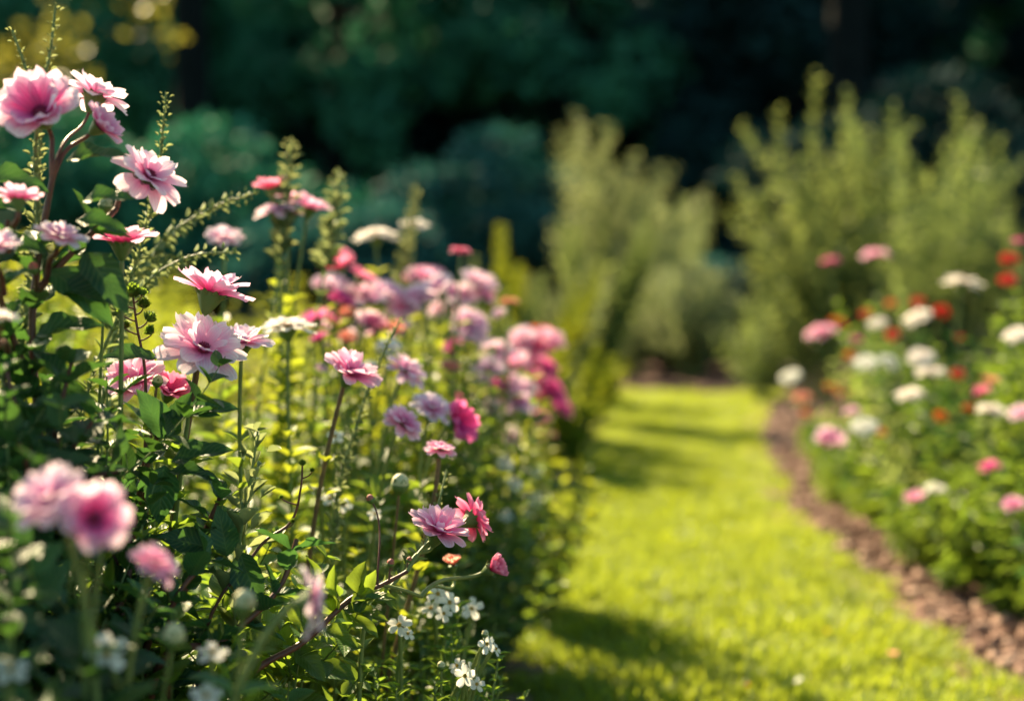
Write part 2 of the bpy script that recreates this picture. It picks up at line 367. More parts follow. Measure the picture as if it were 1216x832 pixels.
# clods and bark chips along both edges
def chunk(rng):
    t = np.linspace(0, math.pi, 6); ph = np.linspace(0, 2*math.pi, 8)[:-1]
    T, Q = np.meshgrid(t, np.append(ph, ph[0]), indexing='ij')
    rr = 1+.28*np.sin(Q*2+T*3+rng.uniform(0, 6))+.22*np.cos(Q*3-T*2+rng.uniform(0, 6)); rr[:, -1] = rr[:, 0]; rr[0] = 1; rr[-1] = 1
    v = np.stack([rr*np.sin(T)*np.cos(Q), rr*np.sin(T)*np.sin(Q), rr*np.cos(T)*.7], -1).reshape(-1, 3)
    return v, gridfaces(6, 8), np.zeros((48, 3))
gm = Geo(); rng = np.random.default_rng(12)
for s in range(6):
    ch = chunk(rng); n = 1500
    y = 2.0+6.2*rng.uniform(0, 1, n)**1.5; right = rng.uniform(0, 1, n) < .68
    off = np.abs(rng.normal(0, .20, n))+.01
    x = np.where(right, rx(y)+off, lx(y)-off); sz = .003+.017*rng.uniform(0, 1, n)**2.6
    az = rng.uniform(0, 6.28, n); el = rng.uniform(-.4, .6, n)
    scatter(gm, ch, np.stack([x, y, sz*.35+.008], 1), np.stack([np.cos(az), np.sin(az), el], 1), np.tile((0, 0, 1.), (n, 1)), sz, sz*rng.uniform(.5, 1, n), rng.uniform(0, 1, n))
o = link('mulch', gm.mesh('mulch', M['mulch'], smooth=False)); tagit(o, 'pinkish brown soil clods and bark chips along the lawn edges', 'mulch', kind='stuff')
# ------------------------------------------------------------------ flowers
def petal(L, Wd, e0, e1, cup, notch, rng, rows=9, cols=7, r0=.0, z0=0.0):
    t = np.linspace(0, 1, rows); s = np.linspace(-1, 1, cols); T, S = np.meshgrid(t, s, indexing='ij')
    w = Wd*(.16+.84*np.sin(np.clip(t/.66, 0, 1)*math.pi/2)**1.2)*np.sqrt(np.clip(1-(np.clip(t-.66, 0, 1)/.40)**2, .02, 1))
    tt = T+notch*T**8*(np.cos(S*math.pi*2.2+rng.uniform(-.6, .6))-1)*.5
    ang = e0+(e1-e0)*t; dr = np.cumsum(np.cos(ang))/rows; dz = np.cumsum(np.sin(ang))/rows
    fr = np.interp(tt.ravel(), t, dr-dr[0]).reshape(T.shape)*L; fz = np.interp(tt.ravel(), t, dz-dz[0]).reshape(T.shape)*L
    x = S*w[:, None]; tw = rng.normal(0, .18)
    lift = cup*Wd*S**2*(T**.7)+rng.normal(0, .02)*L*T+tw*.6*S*Wd*T+.07*Wd*np.cos(S*6)*T
    am = ang[:, None]
    rad = r0+fr-np.sin(am)*lift; z = z0+fz+np.cos(am)*lift
    return np.stack([rad, x, z], -1).reshape(-1, 3), gridfaces(rows, cols), np.stack([T.ravel(), S.ravel(), np.full(T.size, rng.uniform())], 1)
def head(seed, kind, detail=1):
    """petals of one flower, radius about 1, axis +Z"""
    rng = np.random.default_rng(seed); g = Geo()
    rows, cols = (10, 7) if detail else (6, 4)
    rings = dict(
        open=[(9, 1.04, .245, .50, .02, .25, 0), (7, .92, .22, .85, .30, .30, .03), (4, .55, .13, 1.15, .8, .3, .05)],
        full=[(9, 1.04, .25, .36, -.22, .2, 0), (8, .88, .225, .68, .05, .25, .03), (6, .60, .15, 1.0, .5, .3, .06)],
        cup=[(7, 1.12, .36, .75, .15, .45, 0), (6, 1.0, .33, .95, .45, .45, .02)],
        reflex=[(9, 1.0, .25, .25, -.50, .2, 0), (8, .88, .22, .60, -.05, .2, .04), (5, .55, .14, .95, .4, .3, .06)],
        zinnia=[(13, .96, .18, .16, -.25, .15, 0), (12, .82, .17, .34, -.15, .15, .05), (9, .60, .15, .50, -.1, .15, .10), (7, .40, .12, .6, .0, .15, .14)],
        star=[(5, 1.0, .30, .12, -.20, .15, 0)],
        tight=[(8, .95, .24, .75, .85, .5, 0), (8, .8, .22, 1.0, 1.0, .5, 0), (5, .6, .2, 1.2, 1.1, .5, 0)])[kind]
    for ri, (n, L, Wd, e0, e1, cup, z0) in enumerate(rings):
        ph = rng.uniform(0, 6.28)
        for k in range(n):
            v, f, a = petal(L*rng.uniform(.88, 1.06), Wd*rng.uniform(.85, 1.1), e0+rng.normal(0, .09), e1+rng.normal(0, .16), cup, .045 if kind != 'star' else .02, rng, rows, cols, .05, z0)
            q = ph+k*2*math.pi/n+rng.normal(0, .07); c, s = math.cos(q), math.sin(q)
            v = v @ np.array(((c, s, 0), (-s, c, 0), (0, 0, 1)))
            g.add(v, f, a)
    return g
def calyx_geo(kind):
    g = Geo()
    if kind == 'cup': pr = [(.05, -.40), (.12, -.34), (.22, -.18), (.30, .02), (.31, .12), (.24, .05), (0.01, .04)]
    elif kind == 'star': pr = [(.03, -.30), (.06, -.25), (.09, -.08), (.12, .0), (.01, .01)]
    else: pr = [(.05, -.46), (.09, -.42), (.17, -.28), (.25, -.12), (.30, .00), (.29, .04), (0.01, .03)]
    lathe(g, pr, 18, lobes=6, lob=.06)
    return g
def sepals(g, n=9):
    b = leaf_base(5, 3, fold=.2, droop=-.1)
    ph = np.arange(n)*2*math.pi/n; p = np.stack([np.cos(ph)*.24, np.sin(ph)*.24, np.full(n, -.10)], 1)
    d = np.stack([np.cos(ph)*.75, np.sin(ph)*.75, np.full(n, .6)], 1)
    scatter(g, b, p, d, np.stack([-np.cos(ph), -np.sin(ph), np.ones(n)], 1), .26, .07, np.linspace(0, 1, n))
def centre_geo(seed, big=.17):
    g = Geo(); rng = np.random.default_rng(seed)
    lathe(g, [(big, .03), (big*.95, .09), (big*.7, .14), (big*.35, .165), (.005, .17)], 12)
    n = 34; i = np.arange(n)+.5; r = np.sqrt(i/n)*big; a = i*2.399
    p = np.stack([r*np.cos(a), r*np.sin(a), .15-.06*(r/big)**2], 1); d = np.stack([np.cos(a)*.3*r/big, np.sin(a)*.3*r/big, np.ones(n)], 1)
    scatter(g, LB_lo, p, d, rng.normal(size=(n, 3)), .10, .018, .5)
    return g
_cache = {}
def headmesh(kind, colr, seed, detail):
    k = (kind, colr, seed, detail)
    if k not in _cache: _cache[k] = head(seed*7+hash_(kind), kind, detail).mesh('petals', M[colr])
    return _cache[k]
def hash_(s): return sum(ord(c)*(i+3) for i, c in enumerate(s))
def calmesh(kind):
    kk = kind if kind in ('cup', 'star') else 'std'
    if ('cal', kk) not in _cache:
        g = calyx_geo(kk)
        if kk == 'std': sepals(g)
        _cache[('cal', kk)] = g.mesh('calyx', M['calyx'])
    return _cache[('cal', kk)]
def cenmesh(col, big):
    if ('cen', col, big) not in _cache: _cache[('cen', col, big)] = centre_geo(3, big).mesh('flower_centre', M[col])
    return _cache[('cen', col, big)]
def budmesh(col):
    if ('bud', col) not in _cache:
        g = Geo(); lathe(g, [(.05, -1.0), (.22, -.95), (.62, -.55), (.80, -.05), (.72, .45), (.42, .82), (.01, 1.0)], 14, lobes=5, lob=.07)
        _cache[('bud', col)] = g.mesh('bud', M[col])
        g = Geo(); lathe(g, [(.08, -1.15), (.30, -1.0), (.68, -.58), (.86, -.10), (.80, -.02)], 14, lobes=5, lob=.10)
        b = leaf_base(5, 3, fold=.2, droop=-.25); ph = np.arange(5)*2*math.pi/5
        scatter(g, b, np.stack([np.cos(ph)*.78, np.sin(ph)*.78, np.full(5, -.2)], 1), np.stack([np.cos(ph)*.1, np.sin(ph)*.1, np.ones(5)], 1), np.stack([-np.cos(ph), -np.sin(ph), np.zeros(5)], 1), .8, .3, .5)
        _cache[('sep', col)] = g.mesh('sepals', M['calyx'])
    return _cache[('bud', col)], _cache[('sep', col)]
def orient(axis, spin):
    return Vector(tuple(axis)).to_track_quat('Z', 'Y') @ __import__('mathutils').Quaternion((0, 0, 1), spin)
CENT = {'p_heart': 'centrem', 'p_blush': 'centrem', 'p_pink': 'centrem', 'p_rose': 'centrem', 'p_mag': 'centrem', 'p_lilac': 'centrem'}
class Plant:
    """one plant: an Empty at its base that parents stems, leaves, flower heads and buds"""
    def __init__(s, name, label, cat, base, group=None, seed=1, stem='stem_green', leaf='leaf_mid', lb=LB_mid):
        s.b = np.array((base[0], base[1], 0.0)); s.root = empty(name, s.b); tagit(s.root, label, cat, group)
        s.rng = np.random.default_rng(seed); s.stem = M[stem]; s.leaf = M[leaf]; s.lb = lb; s.lv = Leaves(); s.gs = Geo(); s.seed = seed
    def branch(s, path, r0, r1, seg=7, own=True, mat=None, bulge=0.0):
        path = np.asarray(path)-s.b
        if own:
            g = Geo(); tube(g, path, r0, r1, seg, bulge=bulge); link('stem', g.mesh('stem', mat or s.stem), s.root)
        else: tube(s.gs, path, r0, r1, seg)
        return path
    def flower(s, px, py, size, d, kind, col, ax, root=None, detail=1, r=.0022, leaves=(0, .05, .4), bend=1.0, tone=None, mat=None):
        """size in photo pixels; ax = (right, up, toward the camera)"""
        p = P(px, py, d); axis = nrm((ax[0], -ax[2], ax[1])); rad = size/2*d/F
        sdn = int(s.rng.integers(1, 6)); h = link('flower_head', headmesh(kind, col, sdn, detail), s.root, p-s.b)
        h.rotation_mode = 'QUATERNION'; h.rotation_quaternion = orient(axis, s.rng.uniform(0, 6.28)); h.scale = (rad,)*3
        link('calyx', calmesh(kind), h)
        if kind not in ('tight',): link('flower_centre', cenmesh(CENT.get(col, 'centre'), .17 if kind in ('open', 'cup', 'star') else .12), h)
        b = s.b if root is None else np.asarray(root)
        e = p-axis*rad*.44; L = np.linalg.norm(e-b)
        if root is None:
            path = bez(b, b+np.array((0, 0, L*.45))+s.rng.normal(0, .02, 3), e-axis*L*.16*bend-np.array((0, 0, L*.12)), e, 20)
        else: path = bez(b, b+(e-b)*.35+np.array((0, 0, .02)), e-axis*L*.35*bend, e, 14)
        lp = s.branch(path, r*1.25, r, mat=mat)
        if leaves[0]:
            leaves_along(s.rng, s.lv, lp, leaves[1], leaves[2], leaves[0], t0=.30, t1=.86, per=2)
        return p
    def bud(s, px, py, size, d, col, ax, root=None, r=.0018):
        p = P(px, py, d); axis = nrm((ax[0], -ax[2], ax[1])); rad = size/2*d/F
        m1, m2 = budmesh(col); h = link('bud', m1, s.root, p-s.b)
        h.rotation_mode = 'QUATERNION'; h.rotation_quaternion = orient(axis, s.rng.uniform(0, 6)); h.scale = (rad,)*3
        link('sepals', m2, h)
        b = s.b if root is None else np.asarray(root); e = p-axis*rad*1.05; L = np.linalg.norm(e-b)
        s.branch(bez(b, b+np.array((0, 0, L*.35)), e-axis*L*.3, e, 14), r*1.2, r*.8)
    def leafat(s, px, py, d, ax, L, ratio=.42, face=(0, .6, .8), rn=None, px2=None):
        """one leaf whose foot is at the pixel and which points along ax (right, up, toward)"""
        s.lv.put(P(px, py, d)-s.b, nrm((ax[0], -ax[2], ax[1])), nrm((face[0], -face[2], face[1])), L, .66*L*ratio, s.rng.uniform() if rn is None else rn)
    def done(s):
        g = Geo(); s.lv.flush(g, s.lb)
        if g.n: link('leaves', g.mesh('leaves', s.leaf), s.root)
        if s.gs.n: link('twigs', s.gs.mesh('twigs', s.stem), s.root)
        return s.root
def spike(pl, path, n=70, L=.009, top=.5, rad=.006, budm=None):
    """crowded little buds and bracts spiralling round the upper part of a stem"""
    rng = pl.rng; path = np.asarray(path)-pl.b; g = Geo()
    seg = np.linalg.norm(np.diff(path, axis=0), axis=1); cum = np.concatenate([[0], np.cumsum(seg)])
    t = 1-top+top*np.linspace(0, 1, n)**.85; s = t*cum[-1]; p = np.stack([np.interp(s, cum, path[:, k]) for k in range(3)], 1)
    d = nrm(path[-1]-path[-4]); x = nrm(np.cross(d, (.1, 1, 0))); y = np.cross(d, x); a = np.arange(n)*2.399
    o = np.cos(a)[:, None]*x+np.sin(a)[:, None]*y; sz = (1.15-.75*(t-(1-top))/top)*rng.uniform(.7, 1.3, n)
    b = leaf_base(5, 3, fold=.6, droop=-.30, peak=.45); jt = rng.normal(0, .35, (n, 3))
    scatter(g, b, p, o+d*.9+jt, d-o*.3, L*sz*1.1, L*.24*sz, rng.uniform(0, 1, n))
    scatter(g, b, p+o*L*.35, o*1.1+d*.5-jt, d+o*.2, L*.95*sz, L*.20*sz, rng.uniform(0, 1, n))
    link('spike', g.mesh('spike', budm or M['leaf_sage']), pl.root)
# ------------------------------------------------------------------ the woods behind
def tree_mesh(seed, H, Rc, leafL, n, mat):
    rng = np.random.default_rng(seed); gt, gl = Geo(), Geo()
    top = np.array((rng.normal(0, .2), rng.normal(0, .2), H*.9)); tp = bez(np.zeros(3), np.array((.1, 0, H*.3)), np.array((-.1, .1, H*.6)), top, 10)
    tube(gt, tp, H*.032, H*.008, 8)
    cs = []
    for k in range(34):
        z = rng.uniform(.04, .97); a = k*2.399+rng.normal(0, .3); r = Rc*math.sin(math.pi*min(1, (z*.86+.16)))**.55*rng.uniform(.45, 1.0)
        c = np.array((r*math.cos(a), r*math.sin(a), z*H)); cs.append(c)
        i = int(max(0, min(9, (z-.12)*10))); q = tp[i]
        tube(gt, bez(q, q+(c-q)*.4+np.array((0, 0, .1)), c-np.array((0, 0, .15)), c, 6), H*.009, H*.003, 5)
    cs = np.array(cs); idx = rng.integers(0, len(cs), n); rr = Rc*.36*rng.uniform(.6, 1.25, len(cs))[idx]
    dd = rng.normal(size=(n, 3)); dd /= np.linalg.norm(dd, axis=1)[:, None]
    p = cs[idx]+dd*(rr*rng.uniform(.2, 1, n)**.4)[:, None]*np.array((1, 1, .75))
    p[:, 2] = np.abs(p[:, 2])
    y = rng.normal(size=(n, 3))+np.array((0, 0, -.3)); z = dd+rng.normal(0, .5, (n, 3))
    scatter(gl, LB_quad, p, y, z, leafL*rng.uniform(.6, 1.3, n), leafL*.34, np.clip(rng.uniform(0, 1, n)*.6+.4*rng.uniform(0, 1, len(cs))[idx], 0, 1))
    return gt.mesh('trunk', M['bark']), gl.mesh('crown', M[mat]), M[mat]
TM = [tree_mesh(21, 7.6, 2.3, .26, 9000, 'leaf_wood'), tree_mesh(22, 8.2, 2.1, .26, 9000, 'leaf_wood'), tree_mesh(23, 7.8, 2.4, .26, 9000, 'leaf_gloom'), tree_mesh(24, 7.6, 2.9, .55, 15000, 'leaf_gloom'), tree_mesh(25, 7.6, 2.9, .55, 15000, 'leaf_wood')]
def tree(k, px, d, label, sc_=1.0, rz=0, name='woodland_tree', group='dark trees of the wood behind the garden'):
    r = empty(name, ((px-608)/F*d, d, -.06), rz); r.scale = (sc_,)*3; tagit(r, label, 'tree', group)
    link('trunk', TM[k][0], r); link('crown', TM[k][1], r)
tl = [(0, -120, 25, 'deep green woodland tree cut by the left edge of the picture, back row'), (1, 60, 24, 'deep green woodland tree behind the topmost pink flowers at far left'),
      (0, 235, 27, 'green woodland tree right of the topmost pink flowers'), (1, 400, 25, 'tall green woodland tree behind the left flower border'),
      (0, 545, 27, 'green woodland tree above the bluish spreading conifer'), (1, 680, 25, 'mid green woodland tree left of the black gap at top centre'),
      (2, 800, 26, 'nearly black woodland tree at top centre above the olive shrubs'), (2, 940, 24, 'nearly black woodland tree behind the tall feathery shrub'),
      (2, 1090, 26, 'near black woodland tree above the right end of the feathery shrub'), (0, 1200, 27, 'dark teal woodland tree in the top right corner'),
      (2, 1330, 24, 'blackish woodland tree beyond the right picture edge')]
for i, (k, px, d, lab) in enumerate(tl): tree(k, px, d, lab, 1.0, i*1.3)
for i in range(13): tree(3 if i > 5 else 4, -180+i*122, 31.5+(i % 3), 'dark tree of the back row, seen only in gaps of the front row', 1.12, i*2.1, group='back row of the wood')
# straight dark trunks that show against the gloom
def bare(px, d, r0, lab):
    b = empty('tree_trunk', ((px-608)/F*d, d, -.06)); tagit(b, lab, 'tree', 'bare straight trunks in front of the wood')
    g = Geo(); tube(g, bez(np.zeros(3), np.array((.05, 0, 2.5)), np.array((-.1, 0, 5)), np.array((.05, 0, 8.)), 14), r0, r0*.8, 12); link('trunk', g.mesh('trunk', M['bark']), b)
    g = Geo(); rng = np.random.default_rng(int(px)); lv = Leaves()
    for k in range(160): lv.put(np.array((0, 0, 6.5))+rng.normal(0, .7, 3), rng.normal(size=3), rng.normal(size=3), .3, .1, rng.uniform())
    lv.flush(g, LB_quad); link('crown', g.mesh('crown', M['leaf_gloom']), b)
bare(1003, 20, .30, 'straight black trunk rising behind the tall feathery shrub')
bare(232, 20, .26, 'dark trunk among the deep green trees at upper left')
# shrubs under the wood: leaf clumps on branching stems
def mound_mesh(seed, H, Rx, leafL, n, mat, flat=.5, nc=16):
    rng = np.random.default_rng(seed); gt, gl = Geo(), Geo(); cs = []
    for k in range(nc):
        a = k*2.399; r = Rx*math.sqrt((k+.4)/nc)*.85; z = H*(.95-.62*(r/Rx)**2)*rng.uniform(.55, 1)
        c = np.array((r*math.cos(a), r*math.sin(a)*.7, z)); cs.append(c)
        tube(gt, bez(np.zeros(3), np.array((c[0]*.2, c[1]*.2, z*.5)), c*.8, c, 7), .03*H, .008*H, 5)
    cs = np.array(cs); idx = rng.integers(0, nc, n); dd = rng.normal(size=(n, 3)); dd /= np.linalg.norm(dd, axis=1)[:, None]
    p = cs[idx]+dd*(Rx*.34*rng.uniform(.1, 1, n)**.4)[:, None]*np.array((1, 1, flat)); p[:, 2] = np.abs(p[:, 2])
    scatter(gl, LB_quad, p, dd+rng.normal(0, .7, (n, 3)), rng.normal(0, 1, (n, 3))+np.array((0, 0, 1)), leafL*rng.uniform(.6, 1.3, n), leafL*.32, rng.uniform(0, 1, n))
    return gt.mesh('branches', M['bark']), gl.mesh('foliage', M[mat])
def mound(name, lab, px, d, H, Rx, mat, seed, leafL=.12, n=3500, flat=.5, nc=16, group=None, cat='shrub'):
    r = empty(name, ((px-608)/F*d, d, -.06)); tagit(r, lab, cat, group); a, b = mound_mesh(seed, H, Rx, leafL, n, mat, flat, nc)
    link('branches', a, r); link('foliage', b, r)
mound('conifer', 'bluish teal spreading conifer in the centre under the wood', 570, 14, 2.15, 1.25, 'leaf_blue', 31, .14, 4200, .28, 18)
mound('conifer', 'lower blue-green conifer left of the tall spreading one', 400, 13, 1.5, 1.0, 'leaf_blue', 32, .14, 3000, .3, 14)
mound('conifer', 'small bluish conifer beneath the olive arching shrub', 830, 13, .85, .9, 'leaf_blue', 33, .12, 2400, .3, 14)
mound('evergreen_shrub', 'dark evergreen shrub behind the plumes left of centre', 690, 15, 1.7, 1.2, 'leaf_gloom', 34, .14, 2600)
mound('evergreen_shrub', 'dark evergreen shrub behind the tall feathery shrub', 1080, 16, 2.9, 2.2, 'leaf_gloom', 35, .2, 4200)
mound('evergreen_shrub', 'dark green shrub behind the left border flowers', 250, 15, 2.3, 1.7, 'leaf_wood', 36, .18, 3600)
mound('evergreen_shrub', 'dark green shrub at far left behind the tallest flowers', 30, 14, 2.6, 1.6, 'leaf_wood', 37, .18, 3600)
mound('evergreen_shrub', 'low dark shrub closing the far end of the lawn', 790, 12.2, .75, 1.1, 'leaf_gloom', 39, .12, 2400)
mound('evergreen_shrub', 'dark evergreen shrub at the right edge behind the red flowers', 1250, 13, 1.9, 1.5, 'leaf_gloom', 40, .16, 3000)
# added saplings before the wood at upper left, sunlight put into gold leaves
for k, (px, py, lab) in enumerate(((72, 60, 'added sapling with sunlight painted gold behind the topmost pink flowers'), (184, 8, 'added sapling with sunlight painted gold at the top edge above the pink flowers'), (25, 72, 'added sapling with sunlight painted gold at the left picture edge'))):
    q = P(px, py, 17.5); r = empty('sapling', (q[0], q[1], -.06)); tagit(r, lab, 'tree', 'added saplings with painted sunlight'); g = Geo(); gl = Geo(); rng = np.random.default_rng(70+k); lv = Leaves()
    tube(g, bez(np.zeros(3), np.array((.1, 0, 1)), np.array((-.1, 0, 2)), np.array((0, 0, q[2]+.4)), 12), .035, .01, 6)
    for j in range((80, 45, 70)[k]):
        z = q[2]+rng.normal(0, .30); lv.put(np.array((rng.normal(0, .26), rng.normal(0, .2), z)), rng.normal(size=3), rng.normal(size=3), .13, .045, rng.uniform())
    lv.flush(gl, LB_quad); link('trunk', g.mesh('trunk', M['bark']), r); link('crown', gl.mesh('crown', M['leaf_sunlit']), r)
# ------------------------------------------------------------------ middle distance: feathery and olive shrubs round the lawn's end
def bushmesh(seed, H, Rd, nst, L, ratio, step, leaf, stem='stem_green', base=LB_lo, **kw):
    a, b = foliage(seed, H, Rd, nst, L, ratio, step, base, **kw); return a.mesh('stems', M[stem]), b.mesh('leaves', M[leaf])
def bush(name, lab, px, d, meshes, cat='shrub', sc_=1, rz=0, group=None, z=0):
    r = empty(name, ((px-608)/F*d, d, z), rz); r.scale = (sc_,)*3; tagit(r, lab, cat, group)
    link('stems', meshes[0], r); link('leaves', meshes[1], r); return r
fe0 = bushmesh(107, 1.56, .40, 20, .10, .26, .042, 'leaf_olive', side=3, sr=.006, upright=.6, up=.9, hv=.28)
fe = bushmesh(101, 1.56, .60, 22, .10, .26, .042, 'leaf_olive', side=2, sr=.005, upright=.6, up=.9, hv=.28, t0=.52)
fe2 = bushmesh(102, 1.50, .52, 18, .10, .26, .042, 'leaf_olive', side=2, sr=.005, upright=.6, up=.9, hv=.28, t0=.52)
bush('feathery_shrub', 'tall feathery olive shrub at its left half, right of the lawn end', 975, 7.4, fe0)
bush('feathery_shrub', 'tall feathery olive shrub with upright plumes, middle of the clump at right', 1075, 7.7, fe, rz=2.1, sc_=1.0)
bush('feathery_shrub', 'lower feathery shrub at the right end of the olive clump', 1160, 7.9, fe2, rz=1.1, sc_=.88)
mound('evergreen_shrub', 'dark shrub added to stand for the shade inside the tall feathery clump', 1090, 8.7, 1.15, .85, 'leaf_gloom', 44, .10, 3200, .5, 16)  # added dark shrub stands in for the clump's inner shade
mound('evergreen_shrub', 'dark rounded shrub added between the two pale shrubs', 800, 9.75, .72, .75, 'leaf_gloom', 45, .10, 2600, .5, 14)  # dark shrub added to darken the foot of the olive shrubs
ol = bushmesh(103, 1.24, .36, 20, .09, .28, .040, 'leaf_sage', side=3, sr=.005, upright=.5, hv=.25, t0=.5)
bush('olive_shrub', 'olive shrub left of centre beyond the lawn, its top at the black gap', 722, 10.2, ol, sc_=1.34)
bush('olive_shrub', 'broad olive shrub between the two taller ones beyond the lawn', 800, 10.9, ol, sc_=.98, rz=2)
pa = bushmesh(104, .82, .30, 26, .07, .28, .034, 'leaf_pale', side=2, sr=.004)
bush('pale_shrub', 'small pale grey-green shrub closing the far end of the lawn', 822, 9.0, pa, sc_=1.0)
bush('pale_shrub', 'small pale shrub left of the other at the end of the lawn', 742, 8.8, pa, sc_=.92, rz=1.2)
bush('pale_shrub', 'small olive shrub at the foot of the tall feathery shrub', 905, 7.6, bushmesh(105, .66, .28, 20, .06, .28, .034, 'leaf_olive', side=2, sr=.004), sc_=.95)
# yellow-green plume plants at the far end of the left border
plm = []
for k in range(3):
    pl = Plant('plume_plant', None, None, (0, 0), seed=200+k, leaf='leaf_yellow', lb=LB_long)
    plm.append(pl)
def plume(px, d, H, lab, seed, lean=0.0, n=9, leaf='leaf_yellow', Rd=.30):
    pl = Plant('plume_plant', lab, 'plant', ((px-608)/F*d, d), 'yellow-green plume plants beyond the left flowers', seed=seed, leaf=leaf, lb=LB_long); rng = pl.rng
    for k in range(n):
        a = rng.uniform(0, 6.28); r = Rd*rng.uniform(.3, 1); h = H*rng.uniform(.72, 1.0)
        t = pl.b+np.array((r*math.cos(a)+lean*h, r*math.sin(a), h)); b = pl.b+np.array((r*math.cos(a)*.2, r*math.sin(a)*.2, 0))
        path = bez(b, b+np.array((0, 0, h*.5)), t-np.array((lean*.15, 0, h*.25)), t, 14)
        tube(pl.gs, path-pl.b, .0035, .002, 5); leaves_along(rng, pl.lv, path-pl.b, .13, .10, .035, t0=.05, t1=.75, up=1.3)
        spike(pl, path, 60, .026, .34, budm=pl.leaf)
    pl.done()
for q in plm:
    bpy.data.objects.remove(q.root)
for i, a in enumerate(((585, 5.2, .80, 'plume plant with one high tip just right of the pale pink bud', .08), (622, 5.6, .90, 'tallest plume plant right of the pink flower cluster', .12), (655, 6.0, .78, 'plume plant leaning right over the magenta flowers', .16),
        (696, 6.6, 1.02, 'plume plant with a long pale tip beside the lawn end', .06), (672, 5.0, .50, 'low bright plume plant behind the magenta flowers', .05), (700, 7.4, .70, 'farthest plume plant at the lawn\'s left corner', .1))):
    plume(a[0], a[1], a[2], a[3], 300+i, a[4], n=18 if i == 3 else 9, leaf=('leaf_olive', 'leaf_yellow', 'leaf_sage')[i % 3])
# ------------------------------------------------------------------ the left border: flowering plants
def B(px, d): return ((px-608)/F*d, d)
GL = 'pink flowering plants of the left border'
def fplant(label, base, fl, buds=(), stem='stem_green', leaf='leaf_mid', lv=(.026, .048, .42), seed=1, detail=1, name='flowering_plant', group=GL, cat='flower', lb=LB_mid, r=.0022, tuft=None):
    pl = Plant(name, label, cat, base, group, seed, stem, leaf, lb)
    for f in fl: pl.flower(*f, detail=detail, leaves=lv, r=r)
    for b in buds: pl.bud(*b)
    if tuft:
        H, Rd, n, L, ratio, step = tuft
        a, b_ = foliage(seed+900, H, Rd, n, L, ratio, step, lb)
        pl.gs.add(np.concatenate(a.v), np.concatenate(a.f), np.concatenate(a.a))
        g = b_; vv = np.concatenate(g.v); pl.extra = (vv, np.concatenate(g.f), np.concatenate(g.a))
        g2 = Geo(); pl.lv.flush(g2, pl.lb); g2.add(*pl.extra); link('leaves', g2.mesh('leaves', pl.leaf), pl.root); pl.lv = Leaves()
    pl.done(); return pl
# 1. the tall shrub at far left: reddish main stem, broad dark leaves
pl = Plant('flowering_shrub', 'tallest shrub at far left, reddish stem, dark broad leaves and light pink cup flowers', 'shrub', B(35, 1.27), None, 11, 'stem_red', 'leaf_dark', LB_hi)
main = smooth_path([np.array((*B(35, 1.27), 0)), P(38, 800, 1.27), P(48, 560, 1.27), P(38, 400, 1.27), P(46, 300, 1.27), P(58, 235, 1.27), P(66, 190, 1.27)], 30)
lp = pl.branch(main, .0046, .0024, 8, bulge=.05)
side1 = smooth_path([P(44, 345, 1.27), P(80, 305, 1.28), P(118, 268, 1.29), P(138, 248, 1.3)], 16); pl.branch(side1, .0036, .0026)
side2 = smooth_path([P(46, 470, 1.27), P(15, 400, 1.25), P(-5, 320, 1.22), P(10, 262, 1.21)], 16); pl.branch(side2, .0036, .002)
pl.flower(50, 138, 108, 1.25, 'cup', 'p_heart', (-.05, .55, .80), P(62, 215, 1.27), r=.0020, leaves=(0, 0, 0))
pl.flower(112, 115, 92, 1.33, 'reflex', 'p_blush', (.25, .9, -.25), P(66, 195, 1.27), r=.0014, leaves=(0, 0, 0))
pl.flower(116, 152, 62, 1.29, 'cup', 'p_pink', (.75, .55, .1), P(63, 212, 1.27), r=.0018, leaves=(0, 0, 0))
pl.flower(174, 212, 112, 1.32, 'reflex', 'p_blush', (.62, .62, .35), P(138, 248, 1.3), r=.0021, leaves=(0, 0, 0))
pl.flower(22, 238, 62, 1.2, 'open', 'p_pink', (.0, .98, -.15), P(10, 300, 1.22), r=.0022, leaves=(0, 0, 0))
pl.flower(72, 282, 66, 1.22, 'full', 'p_blush', (.35, .85, .3), P(56, 330, 1.25), r=.0022, leaves=(0, 0, 0))
pl.flower(-4, 292, 60, 1.15, 'open', 'p_blush', (.2, .8, .3), P(5, 350, 1.2), r=.0022, leaves=(0, 0, 0))
pl.flower(2, 378, 44, 1.1, 'full', 'p_white', (.2, .95, .1), P(10, 420, 1.2), r=.0022, leaves=(0, 0, 0))
pl.bud(126, 243, 20, 1.29, 'bud', (.2, .9, .2), P(118, 268, 1.29))
pl.bud(40, 318, 16, 1.24, 'budred', (-.1, .9, .2), P(43, 350, 1.26))
for px, py, ax, L in ((78, 192, (.9, .2, .1), .055), (98, 240, (.85, .15, .3), .05), (90, 262, (.9, -.1, .2), .05), (30, 250, (-.9, .1, .2), .06), (-20, 210, (.9, -.1, .1), .06), (58, 300, (-.8, .1, .3), .07), (60, 320, (.7, -.5, .2), .075),
                      (100, 300, (.55, -.6, .3), .07), (20, 310, (-.5, .6, .3), .06), (64, 340, (.8, -.1, .3), .06), (42, 400, (.85, .25, .2), .065), (38, 430, (-.8, .2, .3), .065), (44, 460, (.8, -.15, .4), .07), (46, 505, (-.8, .1, .4), .07)):
    pl.leafat(px, py, 1.26, ax, L, .36, (ax[0]*-.3, .8, .5))
leaves_along(pl.rng, pl.lv, lp, .062, .38, .026, t0=.30, t1=.93, up=.5, taper=.2)
leaves_along(pl.rng, pl.lv, side1-pl.b, .05, .36, .03, t0=.1, t1=.8); leaves_along(pl.rng, pl.lv, side2-pl.b, .055, .38, .028, t0=.1, t1=.95)
